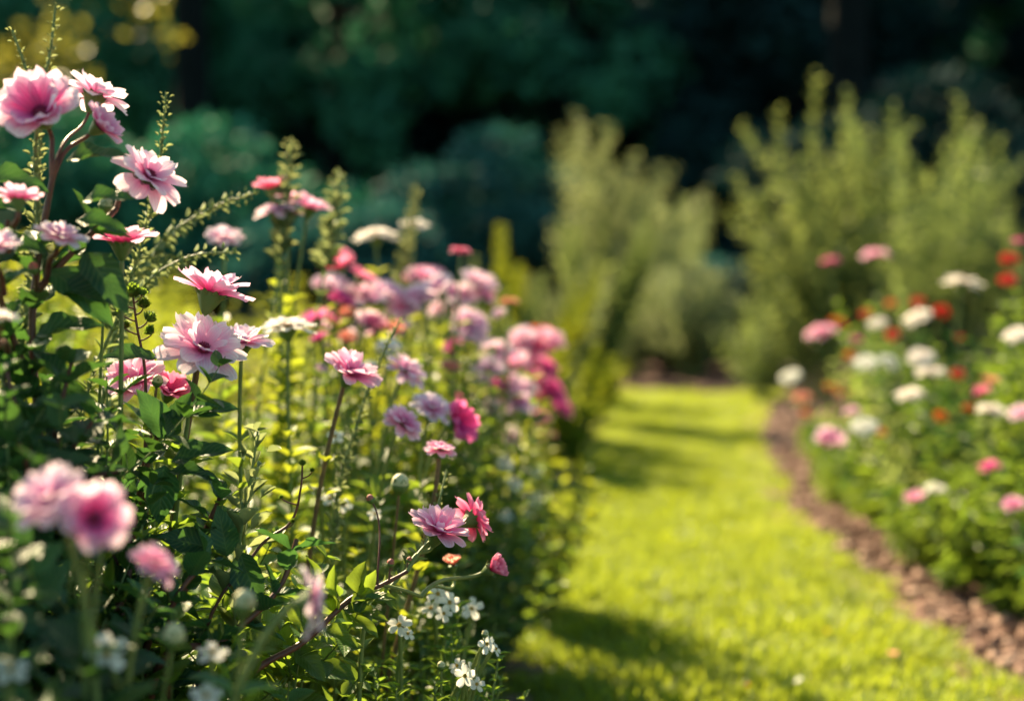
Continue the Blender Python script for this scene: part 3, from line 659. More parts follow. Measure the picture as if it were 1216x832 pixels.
for j, (px, py, d) in enumerate(((5, 430, 1.2), (85, 430, 1.24), (110, 500, 1.22), (20, 520, 1.15), (70, 520, 1.2), (140, 560, 1.22), (-20, 380, 1.25))):
    sp = smooth_path([P(46, 640+j*12, 1.27), P((px+46)/2, (py+600)/2, d), P(px, py, d)], 14); pl.branch(sp, .003, .0018)
    leaves_along(pl.rng, pl.lv, sp-pl.b, .06, .40, .024, t0=.2, t1=1.0, up=.5, taper=.2)
pl.done()
# 2. upright sprigs with little grey buds
def clustermesh():
    if 'clu' not in _cache:
        g = Geo(); rng = np.random.default_rng(9); n = 26; i = np.arange(n)+.5; th = np.arccos(1-1.7*i/n); a = i*2.399
        o = np.stack([np.sin(th)*np.cos(a), np.sin(th)*np.sin(a), np.cos(th)], 1)
        scatter(g, leaf_base(5, 3, fold=.6, droop=-.5), o*.25, o+np.array((0, 0, .9)), np.array((0, 0, 1.))-o*.5, 1.25, .42, rng.uniform(0, 1, n))
        _cache['clu'] = g.mesh('bud', M['leaf_mid'])
    return _cache['clu']
def sprig(lab, pts, base, n=90, L=.010, top=.5, seed=5, leaf='leaf_olive', stem='stem_green', leafL=.03, r=.0018, sidebuds=0, lb=LB_long, cs=1.0, name='bud_sprig', group='upright sprigs with crowded small buds'):
    pl = Plant(name, lab, 'plant', base, group, seed, stem, leaf, lb)
    path = smooth_path([np.array((*base, 0.))]+[P(*p) for p in pts], 34); pl.branch(path, r*1.6, r*.6)
    leaves_along(pl.rng, pl.lv, path-pl.b, leafL, .22, .022, t0=.3, t1=1-top*.8, up=.9)
    if sidebuds:
        for k in range(sidebuds):
            i = int(len(path)*(1-top*(k+.5)/sidebuds))-1; q = path[i]; sgn = (-1)**k; d = pts[-1][2]
            e = q+np.array((sgn*.012*pl.rng.uniform(.7, 1.3), pl.rng.uniform(-.008, .004), .008)); g = Geo()
            tube(pl.gs, bez(q-pl.b, q-pl.b+np.array((sgn*.005, 0, .001)), e-pl.b-np.array((0, 0, .003)), e-pl.b, 5), r*.6, r*.4, 5)
            h = link('bud', clustermesh(), pl.root, e-pl.b); h.scale = (.0062*cs*pl.rng.uniform(.7, 1.2),)*3; h.rotation_euler = (pl.rng.normal(0, .4), sgn*.6, pl.rng.uniform(0, 6))
        h = link('bud', clustermesh(), pl.root, path[-1]-pl.b); h.scale = (.0095*cs,)*3
    else: spike(pl, path, n, L, top)
    pl.done()
M['calyxb'] = M['calyx']
sprig('tallest budded sprig reaching the top edge at far left', [(20, 500, 1.3), (45, 330, 1.3), (42, 180, 1.3), (50, 110, 1.3), (60, 60, 1.3), (66, 8, 1.3)], B(20, 1.3), 90, .012, .36, 41)
sprig('thin budded sprig leaning left beside the tallest one', [(20, 560, 1.33), (35, 330, 1.33), (48, 150, 1.33), (30, 80, 1.33), (14, 36, 1.33)], B(28, 1.33), 80, .010, .32, 42)
sprig('olive budded sprig standing left of the big side-turned pink flower', [(90, 560, 1.55), (150, 350, 1.55), (185, 220, 1.55), (197, 112, 1.55)], B(100, 1.55), 90, .013, .28, 43)
sprig('soft green sprig behind the trio of pink flowers', [(300, 560, 2.0), (330, 330, 2.0), (340, 240, 2.0), (345, 168, 2.0)], B(300, 2.0), 46, .022, .18, 44)
sprig('soft green sprig just right of the trio of pink flowers', [(350, 560, 2.1), (380, 350, 2.1), (395, 270, 2.1), (402, 208, 2.1)], B(350, 2.1), 46, .022, .16, 45)
sprig('feathery sprig lying almost level above the sharp pink flower', [(110, 600, 1.7), (140, 380, 1.7), (190, 290, 1.7), (250, 248, 1.7), (302, 230, 1.7)], B(110, 1.7), 80, .018, .36, 46)
sprig('feathery sprig running level left of the pale flower, below the other', [(120, 620, 1.6), (130, 420, 1.6), (170, 340, 1.6), (225, 305, 1.6), (280, 300, 1.6)], B(130, 1.6), 60, .016, .32, 47)
sprig('blurred sprig standing above the two pale flowers right of the trio', [(440, 500, 2.5), (475, 330, 2.5), (494, 222, 2.5)], B(440, 2.5), 80, .018, .25, 48)
sprig('slim dark sprig with grey-green buds in front of the sharp flowers', [(172, 640, 1.40), (173, 520, 1.40), (172, 440, 1.40), (163, 390, 1.40), (158, 352, 1.40)], B(190, 1.42), 0, .01, .22, 49, 'leaf_mid', 'stem_red', .035, .0016, 7)
sprig('dark twig rising to a bare tip over the white flowers', [(235, 800, 1.35), (300, 660, 1.38), (345, 620, 1.40), (357, 580, 1.4), (359, 552, 1.4)], B(240, 1.35), 0, .01, .5, 50, 'leaf_dark', 'stem_red', .03, .0014, 3, cs=.4)
sprig('pale grey-green leafy sprig right of the broad dark leaves', [(280, 760, 1.38), (285, 640, 1.38), (296, 580, 1.38), (306, 512, 1.38)], B(290, 1.38), 20, .034, .34, 51, 'leaf_mid', 'stem_green', .03, .0018)
sprig('thin sprig with tiny leaves left of the slim dark one', [(60, 640, 1.36), (80, 540, 1.38), (100, 480, 1.38), (112, 440, 1.38)], B(70, 1.36), 60, .014, .4, 52, 'leaf_mid', 'stem_green', .03, .0015)
sprig('fine sprig with pale buds in front of the pink flowers at centre', [(395, 650, 1.65), (425, 500, 1.65), (455, 420, 1.65), (474, 382, 1.65)], B(400, 1.65), 70, .012, .42, 53)
sprig('thin budded sprig beside the sharp leafy branch', [(430, 760, 1.45), (470, 690, 1.45), (508, 640, 1.5), (530, 560, 1.55)], B(420, 1.45), 40, .009, .25, 54)
# 3. the sharp flowers and their neighbours
fplant('plant with one pink flower seen from the side on a pale stem, upper left', B(105, 1.34), [(145, 290, 88, 1.32, 'open', 'p_pink', (.02, .99, -.05))], [(124, 356, 22, 1.33, 'bud', (.1, .9, .1))], seed=12, leaf='leaf_dark', lv=(.04, .05, .35))
fplant('plant whose sharp pink flower tilts right over a green cup', B(205, 1.42), [(250, 350, 106, 1.41, 'open', 'p_pink', (.26, .93, -.18))], seed=15, leaf='leaf_mid', lb=LB_hi, lv=(.035, .05, .36))
fplant('plant with the largest sharp whitish pink flower facing right', B(190, 1.38), [(240, 418, 116, 1.38, 'full', 'p_blush', (.34, .72, .52))], [(187, 452, 16, 1.4, 'bud', (.2, .9, .2))], stem='stem_brown', seed=14, leaf='leaf_mid', lb=LB_hi, lv=(.03, .055, .34), r=.003)
fplant('plant with a pale pink flower just behind the largest one', B(280, 1.55), [(288, 408, 80, 1.52, 'full', 'p_blush', (.15, .93, .22))], seed=16, leaf='leaf_mid')
fplant('plant with two deep pink flowers low behind the slim dark sprig', B(170, 1.46), [(162, 456, 84, 1.44, 'open', 'p_pink', (-.12, .72, .62)), (200, 468, 62, 1.48, 'cup', 'p_rose', (.35, .8, .3))], seed=17, leaf='leaf_mid', lb=LB_hi, lv=(.03, .05, .4))
fplant('plant with one small pale pink flower high behind the sharp one', B(240, 2.0), [(266, 283, 56, 2.0, 'full', 'p_blush', (.1, .8, .45))], seed=18, detail=0)
fplant('plant carrying the trio of pink flowers at the top of the left border', B(320, 2.0), [(322, 226, 48, 2.02, 'cup', 'p_rose', (-.1, .9, .1)), (330, 252, 72, 2.0, 'zinnia', 'p_blush', (-.1, .96, .1)), (368, 248, 58, 2.02, 'open', 'p_pink', (.3, .85, .1)), (345, 238, 50, 2.06, 'open', 'p_pink', (.1, .9, .1))], seed=19, detail=0, tuft=(.62, .12, 10, .05, .4, .035), leaf='leaf_yellow')
fplant('plant with a cream pink flower opening flat behind the sharp ones', B(330, 1.75), [(342, 388, 76, 1.72, 'zinnia', 'p_white', (.05, .98, .1))], seed=20, leaf='leaf_yellow', tuft=(.52, .10, 8, .05, .42, .03))
fplant('plant with a ragged pink flower leaning right, bright leaf beside it', B(365, 1.58), [(415, 445, 78, 1.58, 'open', 'p_pink', (.45, .80, .30))], seed=21, stem='stem_brown', leaf='leaf_yellow', lv=(.05, .05, .4), lb=LB_hi, r=.0026)
fplant('plant with two slanting pink flowers at the centre of the border', B(450, 1.9), [(482, 440, 62, 1.85, 'reflex', 'p_lilac', (.5, .75, .2)), (478, 502, 62, 1.72, 'reflex', 'p_pink', (.5, .72, .25))], seed=22, leaf='leaf_mid', tuft=(.42, .10, 9, .045, .4, .03))
fplant('plant with a pink and a magenta flower side by side at centre', B(505, 1.85), [(512, 486, 58, 1.82, 'full', 'p_blush', (.3, .7, .4)), (540, 503, 60, 1.84, 'cup', 'p_mag', (.75, .35, .45))], seed=23, leaf='leaf_mid', tuft=(.38, .10, 9, .045, .4, .03))
fplant('plant with a small rosy flower and a round cream bud on thick pale stems', B(435, 1.62), [(522, 534, 46, 1.62, 'reflex', 'p_pink', (.1, .96, .1))], [(475, 574, 26, 1.6, 'bud', (.1, .95, .1))], seed=24, stem='stem_brown', leaf='leaf_yellow', r=.0028, lb=LB_hi, tuft=(.30, .10, 8, .04, .4, .03))
# arching leafy branch in focus
pl = Plant('flowering_branch', 'arching reddish branch in sharp focus ending in pink flowers above the lawn', 'branch', B(215, 1.35), None, 25, 'stem_red', 'leaf_mid', LB_hi)
br = smooth_path([np.array((*B(215, 1.35), 0)), P(225, 880, 1.34), P(300, 798, 1.36), P(360, 762, 1.38), P(415, 712, 1.40), P(452, 695, 1.41), P(484, 678, 1.42)], 40); lp = pl.branch(br, .0042, .0020, 8, bulge=.1)
pl.flower(520, 632, 86, 1.44, 'open', 'p_pink', (.34, .88, .22), P(484, 678, 1.42), r=.0018, leaves=(0, 0, 0), mat=M['stem_green'])
pl.flower(560, 616, 72, 1.48, 'reflex', 'p_rose', (.72, .35, -.45), P(484, 678, 1.42), r=.0016, leaves=(0, 0, 0), mat=M['stem_green'])
pl.flower(582, 676, 54, 1.5, 'tight', 'p_rose', (.75, .4, .25), P(500, 708, 1.45), r=.0020, leaves=(0, 0, 0), mat=M['stem_green'])
pl.flower(538, 672, 38, 1.56, 'tight', 'p_coral', (-.1, .95, .1), P(500, 708, 1.45), r=.0018, leaves=(0, 0, 0), mat=M['stem_green'])
pl.branch([P(455, 694, 1.41), P(478, 700, 1.43), P(500, 708, 1.45)], .002, .002, mat=M['stem_green'])
pl.bud(464, 668, 11, 1.41, 'budred', (.1, .95, .1), P(462, 690, 1.41), .0010); pl.bud(440, 592, 12, 1.45, 'budred', (-.4, .8, .1), P(448, 697, 1.41), .0010); pl.bud(486, 664, 8, 1.42, 'budred', (.3, .8, .1), P(484, 678, 1.42), .0008)
for px, py, ax, L, fc, ra in ((424, 705, (.15, .95, .2), .034, (-.55, .2, .8), .56), (428, 705, (.55, .8, .1), .028, (.4, .3, .8), .42), (400, 728, (-.10, .95, .25), .05, (-.5, .2, .8), .30), (398, 728, (-.55, .8, .3), .042, (-.2, .5, .8), .34), (415, 715, (.9, .28, .35), .05, (0, .9, .4), .30), (405, 722, (.95, -.05, .35), .05, (0, .9, .45), .32),
                              (408, 722, (.8, -.45, .35), .045, (.1, .8, .5), .32), (380, 745, (.9, -.25, .4), .045, (0, .8, .5), .34), (372, 752, (-.5, .75, .2), .05, (.3, .5, .8), .36), (350, 768, (.7, -.6, .3), .045, (0, .7, .6), .4), (335, 775, (-.6, .6, .3), .05, (.2, .5, .8), .38), (444, 700, (.8, -.5, .3), .03, (0, .8, .5), .34)):
    pl.leafat(px, py, 1.40, ax, L, ra, fc)
leaves_along(pl.rng, pl.lv, lp, .045, .38, .028, t0=.25, t1=.62, up=.5, taper=.2)
pl.done()
# broad sharp leaves left of centre on a dark reddish stem
pl = Plant('leafy_shrub', 'low shrub with large sharp dark leaves below the two-flowered plant', 'shrub', B(170, 1.38), None, 26, 'stem_red', 'leaf_dark', LB_hi)
for k, pts in enumerate(([(140, 800, 1.36), (160, 620, 1.38), (178, 540, 1.38), (198, 496, 1.38)], [(150, 800, 1.34), (130, 640, 1.34), (90, 570, 1.33), (60, 540, 1.32)], [(170, 800, 1.36), (220, 700, 1.38), (240, 640, 1.38), (262, 588, 1.38)],
        [(180, 820, 1.3), (265, 760, 1.33), (330, 700, 1.36), (352, 640, 1.38)], [(120, 800, 1.32), (150, 700, 1.33), (150, 620, 1.35), (120, 555, 1.36)], [(200, 820, 1.32), (200, 740, 1.3), (215, 700, 1.3), (250, 660, 1.32)])):
    pa_ = smooth_path([np.array((*B(170, 1.38), 0))]+[P(*p) for p in pts], 30); lp = pl.branch(pa_, .0045, .0022, 7, bulge=.1)
    leaves_along(pl.rng, pl.lv, lp, .056, .40, .024, t0=.35, t1=1.0, up=.6, taper=.25)
for px, py, ax, L, fc, ra in ((198, 520, (-.35, .85, .3), .055, (.5, .3, .8), .40), (202, 520, (.35, .85, .2), .05, (-.3, .4, .85), .42), (204, 548, (.92, .3, .2), .062, (.1, .75, .6), .34), (200, 560, (.88, .0, .3), .055, (0, .9, .4), .30), (195, 552, (-.05, -.95, .25), .056, (.2, .25, .9), .46), (205, 495, (.8, .15, .3), .05, (0, .8, .6), .32),
                              (218, 492, (.95, .22, .2), .055, (0, .8, .6), .34), (186, 426, (-.95, .12, .2), .055, (0, .8, .6), .32), (270, 660, (-.1, .95, .2), .05, (.3, .3, .9), .42), (248, 650, (-.7, .3, .4), .05, (.3, .5, .8), .42), (285, 655, (.35, -.85, .3), .058, (-.2, .35, .9), .44)):
    pl.leafat(px, py, 1.37, ax, L, ra, fc)
pl.done()
# near blurred flowers, bottom left
fplant('plant with a pair of big blurred pink flowers near the camera, bottom left', B(85, .93), [(62, 594, 102, .93, 'open', 'p_lilac', (-.25, .72, .60)), (110, 618, 98, .93, 'cup', 'p_heart', (.35, .35, .75))], [(132, 578, 12, 1.0, 'budred', (.2, .9, .1))], seed=31, leaf='leaf_dark', lv=(.04, .06, .4))  # the lilac head's darker tone puts its shade into the petal colour
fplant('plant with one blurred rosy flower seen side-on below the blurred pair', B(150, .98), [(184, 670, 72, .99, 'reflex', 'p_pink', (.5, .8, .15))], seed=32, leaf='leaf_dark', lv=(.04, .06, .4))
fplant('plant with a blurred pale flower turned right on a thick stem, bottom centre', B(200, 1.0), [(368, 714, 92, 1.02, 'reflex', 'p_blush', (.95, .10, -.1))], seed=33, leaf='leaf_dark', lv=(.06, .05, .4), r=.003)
fplant('plant with a white star flower and blurred cream buds at bottom left', B(160, .97), [(127, 776, 56, .97, 'star', 'p_pure', (.1, .3, .95)), (12, 795, 50, .92, 'star', 'p_pure', (.2, .8, .4)), (252, 775, 42, 1.05, 'star', 'p_pure', (.1, .85, .3)), (245, 826, 44, 1.0, 'star', 'p_pure', (.1, .7, .5))],
       [(206, 755, 34, 1.02, 'bud', (.2, .9, .1)), (290, 715, 34, 1.05, 'bud', (.1, .95, .1))], seed=34, leaf='leaf_dark', lv=(.045, .05, .4), group=None, name='star_flower_plant')
fplant('low plant with four-petalled sharp white blossoms at the bottom beside the lawn', B(500, 1.5), [(578, 764, 28, 1.5, 'star', 'p_pure', (.5, .3, .7)), (552, 802, 30, 1.48, 'star', 'p_pure', (.1, .4, .9)), (474, 742, 34, 1.5, 'star', 'p_pure', (0, .7, .7)), (588, 770, 22, 1.52, 'star', 'p_pure', (.7, .5, .3)), (543, 790, 24, 1.5, 'star', 'p_pure', (-.4, .6, .6)), (484, 752, 22, 1.52, 'star', 'p_pure', (.5, .6, .4)), (566, 812, 24, 1.5, 'star', 'p_pure', (.3, .6, .6)), (560, 798, 30, 1.52, 'star', 'p_pure', (.8, .2, .5))], [(524, 790, 12, 1.5, 'bud', (0, 1, 0)), (576, 752, 10, 1.5, 'bud', (.2, .9, 0))],
       seed=35, leaf='leaf_mid', lv=(.02, .03, .25), group=None, name='white_blossom_plant', tuft=(.36, .13, 20, .028, .16, .009), lb=LB_long)
fplant('low plant with a cluster of white blossoms under the coral buds', B(520, 1.6), [(520, 705, 30, 1.6, 'star', 'p_pure', (.1, .7, .7)), (534, 715, 30, 1.58, 'star', 'p_pure', (.3, .5, .8)), (512, 722, 26, 1.6, 'star', 'p_pure', (-.2, .6, .7)), (527, 728, 24, 1.57, 'star', 'p_pure', (.1, .4, .8)), (560, 722, 30, 1.7, 'star', 'p_pure', (.1, .4, .8))], (),
       seed=36, leaf='leaf_mid', lv=(.02, .03, .25), group=None, name='white_blossom_plant', tuft=(.34, .13, 18, .035, .3, .014), lb=LB_long)
fplant('low plant with loose small white blossoms below the cream bud', B(400, 1.75), [(398, 518, 26, 1.75, 'star', 'p_pure', (.1, .7, .7)), (392, 592, 26, 1.7, 'star', 'p_pure', (.1, .7, .7)), (408, 600, 24, 1.7, 'star', 'p_pure', (.1, .7, .7)), (380, 585, 20, 1.7, 'star', 'p_pure', (.1, .7, .7)), (445, 610, 20, 1.7, 'star', 'p_pure', (.1, .7, .7))], (),
       seed=37, leaf='leaf_yellow', lv=(.03, .03, .3), group=None, name='white_blossom_plant', detail=0, tuft=(.40, .13, 14, .04, .4, .022))
fplant('plant with soft white blossoms at the shaded right side of the left border', B(560, 2.4), [(600, 550, 26, 2.4, 'star', 'p_pure', (.2, .7, .7)), (612, 575, 22, 2.4, 'star', 'p_pure', (.2, .7, .7)), (636, 592, 26, 2.6, 'star', 'p_pure', (.2, .7, .7)), (600, 612, 20, 2.3, 'star', 'p_pure', (.2, .7, .7)), (638, 560, 20, 2.7, 'star', 'p_pure', (.2, .7, .7)), (628, 608, 20, 2.6, 'star', 'p_pure', (.2, .7, .7))], (),
       seed=38, leaf='leaf_dark', lv=(.04, .04, .35), group=None, name='white_blossom_plant', detail=0, tuft=(.30, .14, 12, .05, .4, .03))
# 4. the blurred pink drift
drift = [
 ('pair of flat pale pink flowers standing clear against the dark wood', B(465, 2.5), [(446, 280, 66, 2.5, 'zinnia', 'p_white', (-.05, .98, .1)), (492, 267, 46, 2.6, 'zinnia', 'p_white', (.05, .98, .1))]),
 ('single rosy bud-like flower highest at the right of the drift', B(545, 2.3), [(547, 298, 34, 2.3, 'zinnia', 'p_rose', (.1, .95, .1))]),
 ('two deep pink flowers at the upper left of the drift', B(405, 2.3), [(402, 320, 50, 2.3, 'cup', 'p_rose', (-.2, .8, .3)), (428, 330, 40, 2.3, 'open', 'p_rose', (.4, .8, .1)), (388, 338, 40, 2.4, 'open', 'p_lilac', (-.1, .8, .3))]),
 ('magenta flower and a pale one low at the left of the drift', B(385, 2.2), [(376, 380, 44, 2.2, 'open', 'p_mag', (-.2, .85, .2)), (432, 352, 56, 2.3, 'full', 'p_blush', (.2, .8, .3))]),
 ('lilac pink flower heads in the middle of the drift', B(465, 2.4), [(458, 352, 56, 2.4, 'open', 'p_lilac', (.3, .8, .3)), (480, 368, 50, 2.4, 'full', 'p_lilac', (.1, .8, .4)), (447, 388, 36, 2.3, 'open', 'p_rose', (.1, .8, .3)), (470, 392, 30, 2.3, 'open', 'p_coral', (.1, .8, .3))]),
 ('pink flowers touching each other at the top of the drift', B(515, 2.5), [(508, 330, 54, 2.5, 'full', 'p_pink', (.1, .85, .2)), (528, 345, 44, 2.5, 'full', 'p_pink', (.3, .8, .2)), (500, 352, 50, 2.4, 'full', 'p_blush', (-.1, .8, .4)), (488, 330, 36, 2.6, 'full', 'p_lilac', (-.1, .8, .4))]),
 ('pale pink flowers stacked down the right shoulder of the drift', B(560, 2.6), [(568, 335, 50, 2.6, 'full', 'p_blush', (.3, .8, .3)), (552, 352, 46, 2.6, 'full', 'p_blush', (0, .7, .6)), (556, 385, 50, 2.5, 'full', 'p_lilac', (.1, .6, .6)), (574, 350, 34, 2.6, 'full', 'p_pink', (.5, .7, .3)), (562, 395, 40, 2.5, 'full', 'p_lilac', (.3, .6, .5))]),
 ('coral and pale flowers in the lower middle of the drift', B(520, 2.3), [(535, 437, 28, 2.3, 'open', 'p_coral', (.1, .8, .4)), (580, 440, 44, 2.5, 'full', 'p_blush', (-.1, .7, .6)), (590, 418, 44, 2.6, 'full', 'p_blush', (.1, .7, .5)), (605, 358, 26, 2.6, 'zinnia', 'p_coral', (0, .95, .1))]),
 ('bright pink flower heads at the right end of the drift', B(630, 2.9), [(632, 412, 58, 2.9, 'full', 'p_rose', (.0, .8, .4)), (652, 404, 46, 3.0, 'full', 'p_pink', (.3, .8, .3)), (642, 394, 40, 3.1, 'zinnia', 'p_red', (.1, .9, .2)), (620, 402, 44, 2.9, 'full', 'p_blush', (-.2, .8, .4)), (610, 432, 50, 2.8, 'full', 'p_pink', (-.2, .8, .4))]),
 ('lilac flower heads low at the right of the drift', B(600, 2.6), [(600, 462, 46, 2.6, 'full', 'p_lilac', (.0, .7, .6)), (614, 478, 44, 2.6, 'full', 'p_lilac', (.2, .6, .6)), (590, 450, 30, 2.6, 'full', 'p_mag', (-.2, .7, .6)), (622, 460, 36, 2.7, 'full', 'p_blush', (.2, .7, .4))]),
 ('magenta flowers hanging beside the lawn at the end of the drift', B(640, 3.0), [(640, 452, 40, 3.0, 'full', 'p_mag', (.2, .7, .4)), (656, 466, 42, 3.0, 'full', 'p_mag', (.5, .6, .4)), (666, 485, 32, 3.1, 'open', 'p_mag', (.6, .5, .4)), (642, 497, 26, 2.9, 'open', 'p_rose', (.2, .7, .4)), (634, 470, 34, 3.0, 'full', 'p_rose', (0, .8, .4))]),
 ('pale flowers half hidden low at the left of the drift', B(440, 2.1), [(412, 402, 26, 2.1, 'open', 'p_coral', (.1, .8, .4)), (462, 415, 34, 2.2, 'open', 'p_white', (.1, .8, .4)), (408, 372, 28, 2.3, 'open', 'p_coral', (.1, .8, .4)), (440, 436, 22, 2.1, 'open', 'p_white', (.1, .8, .4)), (380, 402, 26, 2.1, 'open', 'p_mag', (-.3, .8, .2))]),
]
rd = random.Random(8)
for i, (lab, b, fl) in enumerate(drift):
    if i > 1:
        ex = []
        for k in range(3):
            f = rd.choice(fl); ex.append((f[0]+rd.uniform(-34, 30), f[1]+rd.uniform(4, 44), f[2]*rd.uniform(.7, 1), f[3]+rd.uniform(-.1, .25), rd.choice(('full', 'open', 'reflex', 'cup')), rd.choice(('p_blush', 'p_blush', 'p_lilac', 'p_pink', 'p_mag')), (rd.uniform(-.5, .6), rd.uniform(.5, .9), rd.uniform(-.1, .6))))
        fl = [(f[0], f[1], f[2]*1.14)+f[3:] for f in fl]+ex
    fplant(lab, b, fl, seed=60+i, detail=0, leaf=('leaf_yellow', 'leaf_mid')[i % 2], lv=(.05, .05, .4), tuft=(max(.3, P(fl[0][0], fl[0][1]+55, fl[0][3])[2]), .16, 12, .05, .4, .034), group='blurred pink flower plants of the left drift')
# ------------------------------------------------------------------ the right border
GR = 'flowering plants of the right border'
right = [
 ('magenta pompon flower standing alone on a thin stem, highest at left', B(990, 4.2), [(986, 310, 28, 4.2, 'zinnia', 'p_mag', (0, .9, .2))]),
 ('domed pink flower on a bare stem next to the magenta pompon', B(1045, 4.0), [(1040, 303, 46, 4.0, 'zinnia', 'p_pink', (-.1, .95, .1))]),
 ('flat white flower like a plate high in the right border', B(1143, 3.5), [(1143, 336, 56, 3.5, 'zinnia', 'p_white', (0, .99, .05))]),
 ('two bright red flowers one above the other at the right edge', B(1200, 3.3), [(1199, 307, 32, 3.3, 'zinnia', 'p_red', (0, .7, .6)), (1197, 332, 32, 3.3, 'zinnia', 'p_red', (-.1, .7, .6)), (1210, 286, 22, 3.4, 'zinnia', 'p_mag', (0, .9, .2))]),
 ('large pink flower and a red one behind it, left in the border', B(980, 3.9), [(975, 394, 48, 3.9, 'zinnia', 'p_pink', (-.35, .85, .3)), (996, 383, 34, 4.0, 'zinnia', 'p_red', (.3, .85, .3))]),
 ('small grey-white flower with a red one below it', B(1045, 3.8), [(1042, 384, 28, 3.8, 'zinnia', 'p_white', (0, .6, .7)), (1060, 397, 24, 3.8, 'zinnia', 'p_red', (0, .6, .7)), (1028, 372, 20, 3.9, 'zinnia', 'p_red', (0, .7, .6)), (1058, 360, 20, 3.9, 'zinnia', 'p_orange', (0, .7, .6)), (1090, 358, 24, 4.0, 'zinnia', 'p_red', (0, .7, .6))]),
 ('slanting white flower touching a bright red one', B(1095, 3.6), [(1090, 377, 44, 3.6, 'zinnia', 'p_white', (-.45, .8, .3)), (1118, 369, 28, 3.6, 'zinnia', 'p_red', (.1, .6, .7))]),
 ('two round white flowers side by side over orange ones', B(1040, 3.5), [(1028, 431, 38, 3.5, 'zinnia', 'p_pure', (-.3, .6, .7)), (1055, 429, 30, 3.5, 'zinnia', 'p_pure', (.1, .5, .8)), (1018, 403, 20, 3.7, 'zinnia', 'p_mag', (0, .7, .6))]),
 ('cream white flower above a flatter pink-white one', B(1095, 3.4), [(1094, 424, 42, 3.4, 'zinnia', 'p_white', (0, .6, .7)), (1105, 442, 48, 3.35, 'zinnia', 'p_white', (.1, .95, .2)), (1137, 444, 26, 3.4, 'zinnia', 'p_red', (.1, .7, .6))]),
 ('white flower tilted to the left below the flat pink-white one', B(1082, 3.3), [(1081, 469, 44, 3.3, 'zinnia', 'p_white', (-.3, .85, .3)), (1117, 494, 26, 3.2, 'zinnia', 'p_orange', (.1, .6, .7))]),
 ('round white flower farthest left, nearest the lawn end', B(945, 4.4), [(939, 447, 32, 4.4, 'zinnia', 'p_pure', (-.2, .6, .7))]),
 ('coral pink flower low at the left of the right border', B(955, 4.2), [(953, 472, 28, 4.2, 'zinnia', 'p_coral', (0, .8, .5)), (957, 490, 20, 4.2, 'zinnia', 'p_orange', (0, .8, .5))]),
 ('group of three orange flowers among yellow-green leaves', B(1000, 4.0), [(1001, 463, 26, 4.0, 'zinnia', 'p_orange', (0, .7, .6)), (985, 458, 20, 4.1, 'zinnia', 'p_orange', (0, .7, .6)), (1010, 422, 24, 4.0, 'zinnia', 'p_orange', (0, .7, .6))]),
 ('oval white flower with a lavender one behind it, mid-height', B(1025, 3.3), [(1026, 507, 42, 3.3, 'zinnia', 'p_pure', (.1, .6, .7)), (1013, 488, 26, 3.6, 'zinnia', 'p_lilac', (0, .8, .4)), (1047, 513, 18, 3.5, 'zinnia', 'p_orange', (0, .7, .6))]),
 ('magenta and pink open flower closest to the lawn, mid-height', B(990, 3.4), [(986, 526, 44, 3.4, 'cup', 'p_heart', (-.1, .6, .7))]),
 ('white flower cut by the right picture edge', B(1206, 3.1), [(1207, 398, 40, 3.1, 'zinnia', 'p_white', (-.2, .7, .6))]),
 ('small pink flower pair below the cut white flower', B(1175, 3.1), [(1176, 452, 24, 3.1, 'open', 'p_coral', (.2, .8, .4)), (1166, 465, 26, 3.1, 'open', 'p_rose', (-.2, .8, .4))]),
 ('white half-open flower above the magenta one near the right edge', B(1178, 3.0), [(1177, 487, 42, 3.0, 'zinnia', 'p_white', (-.1, .85, .3)), (1150, 484, 20, 3.2, 'zinnia', 'p_orange', (0, .7, .6))]),
 ('pale pink flower half out of the picture at right', B(1214, 2.9), [(1214, 491, 40, 2.9, 'full', 'p_blush', (-.2, .7, .6))]),
 ('deep magenta flower low near the right edge', B(1180, 2.9), [(1175, 555, 32, 2.9, 'full', 'p_mag', (-.3, .85, .3))]),
 ('lowest pink flower cut by the right picture edge', B(1210, 2.75), [(1204, 599, 34, 2.75, 'full', 'p_pink', (-.1, .7, .6))]),
 ('small pale pink and cream flowers low beside the soil strip', B(1100, 3.05), [(1086, 592, 30, 3.05, 'open', 'p_pink', (-.2, .8, .4)), (1111, 580, 34, 3.1, 'zinnia', 'p_pure', (0, .85, .3))]),
 ('tiny red flowers in the shade of the white ones', B(1140, 3.7), [(1140, 402, 20, 3.7, 'zinnia', 'p_red', (0, .7, .6)), (1160, 470, 18, 3.5, 'zinnia', 'p_red', (0, .7, .6))]),
]
for i, (lab, b, fl) in enumerate(right):
    bx = max(b[0], float(rx(b[1]))+.24)
    h = P(fl[0][0], fl[0][1]+26, fl[0][3])[2]
    fl = [(f[0], f[1], f[2]*(.95 if f[5] in ('p_red', 'p_orange') else 1.06), f[3], f[4], f[5], (f[6][0]+((i*7) % 5-2)*.09, f[6][1]+.2, f[6][2]*(1 if f[5] in ('p_red', 'p_orange') else .55))) for f in fl]
    fplant('plant with '+lab, (bx, b[1]), fl, seed=120+i, detail=0, leaf=('leaf_mid', 'leaf_olive', 'leaf_dark')[i % 3], lv=(.03, .065, .22), lb=LB_long, group=GR, tuft=(max(.22, h*.90), .10, 8, .065, .17, .026))
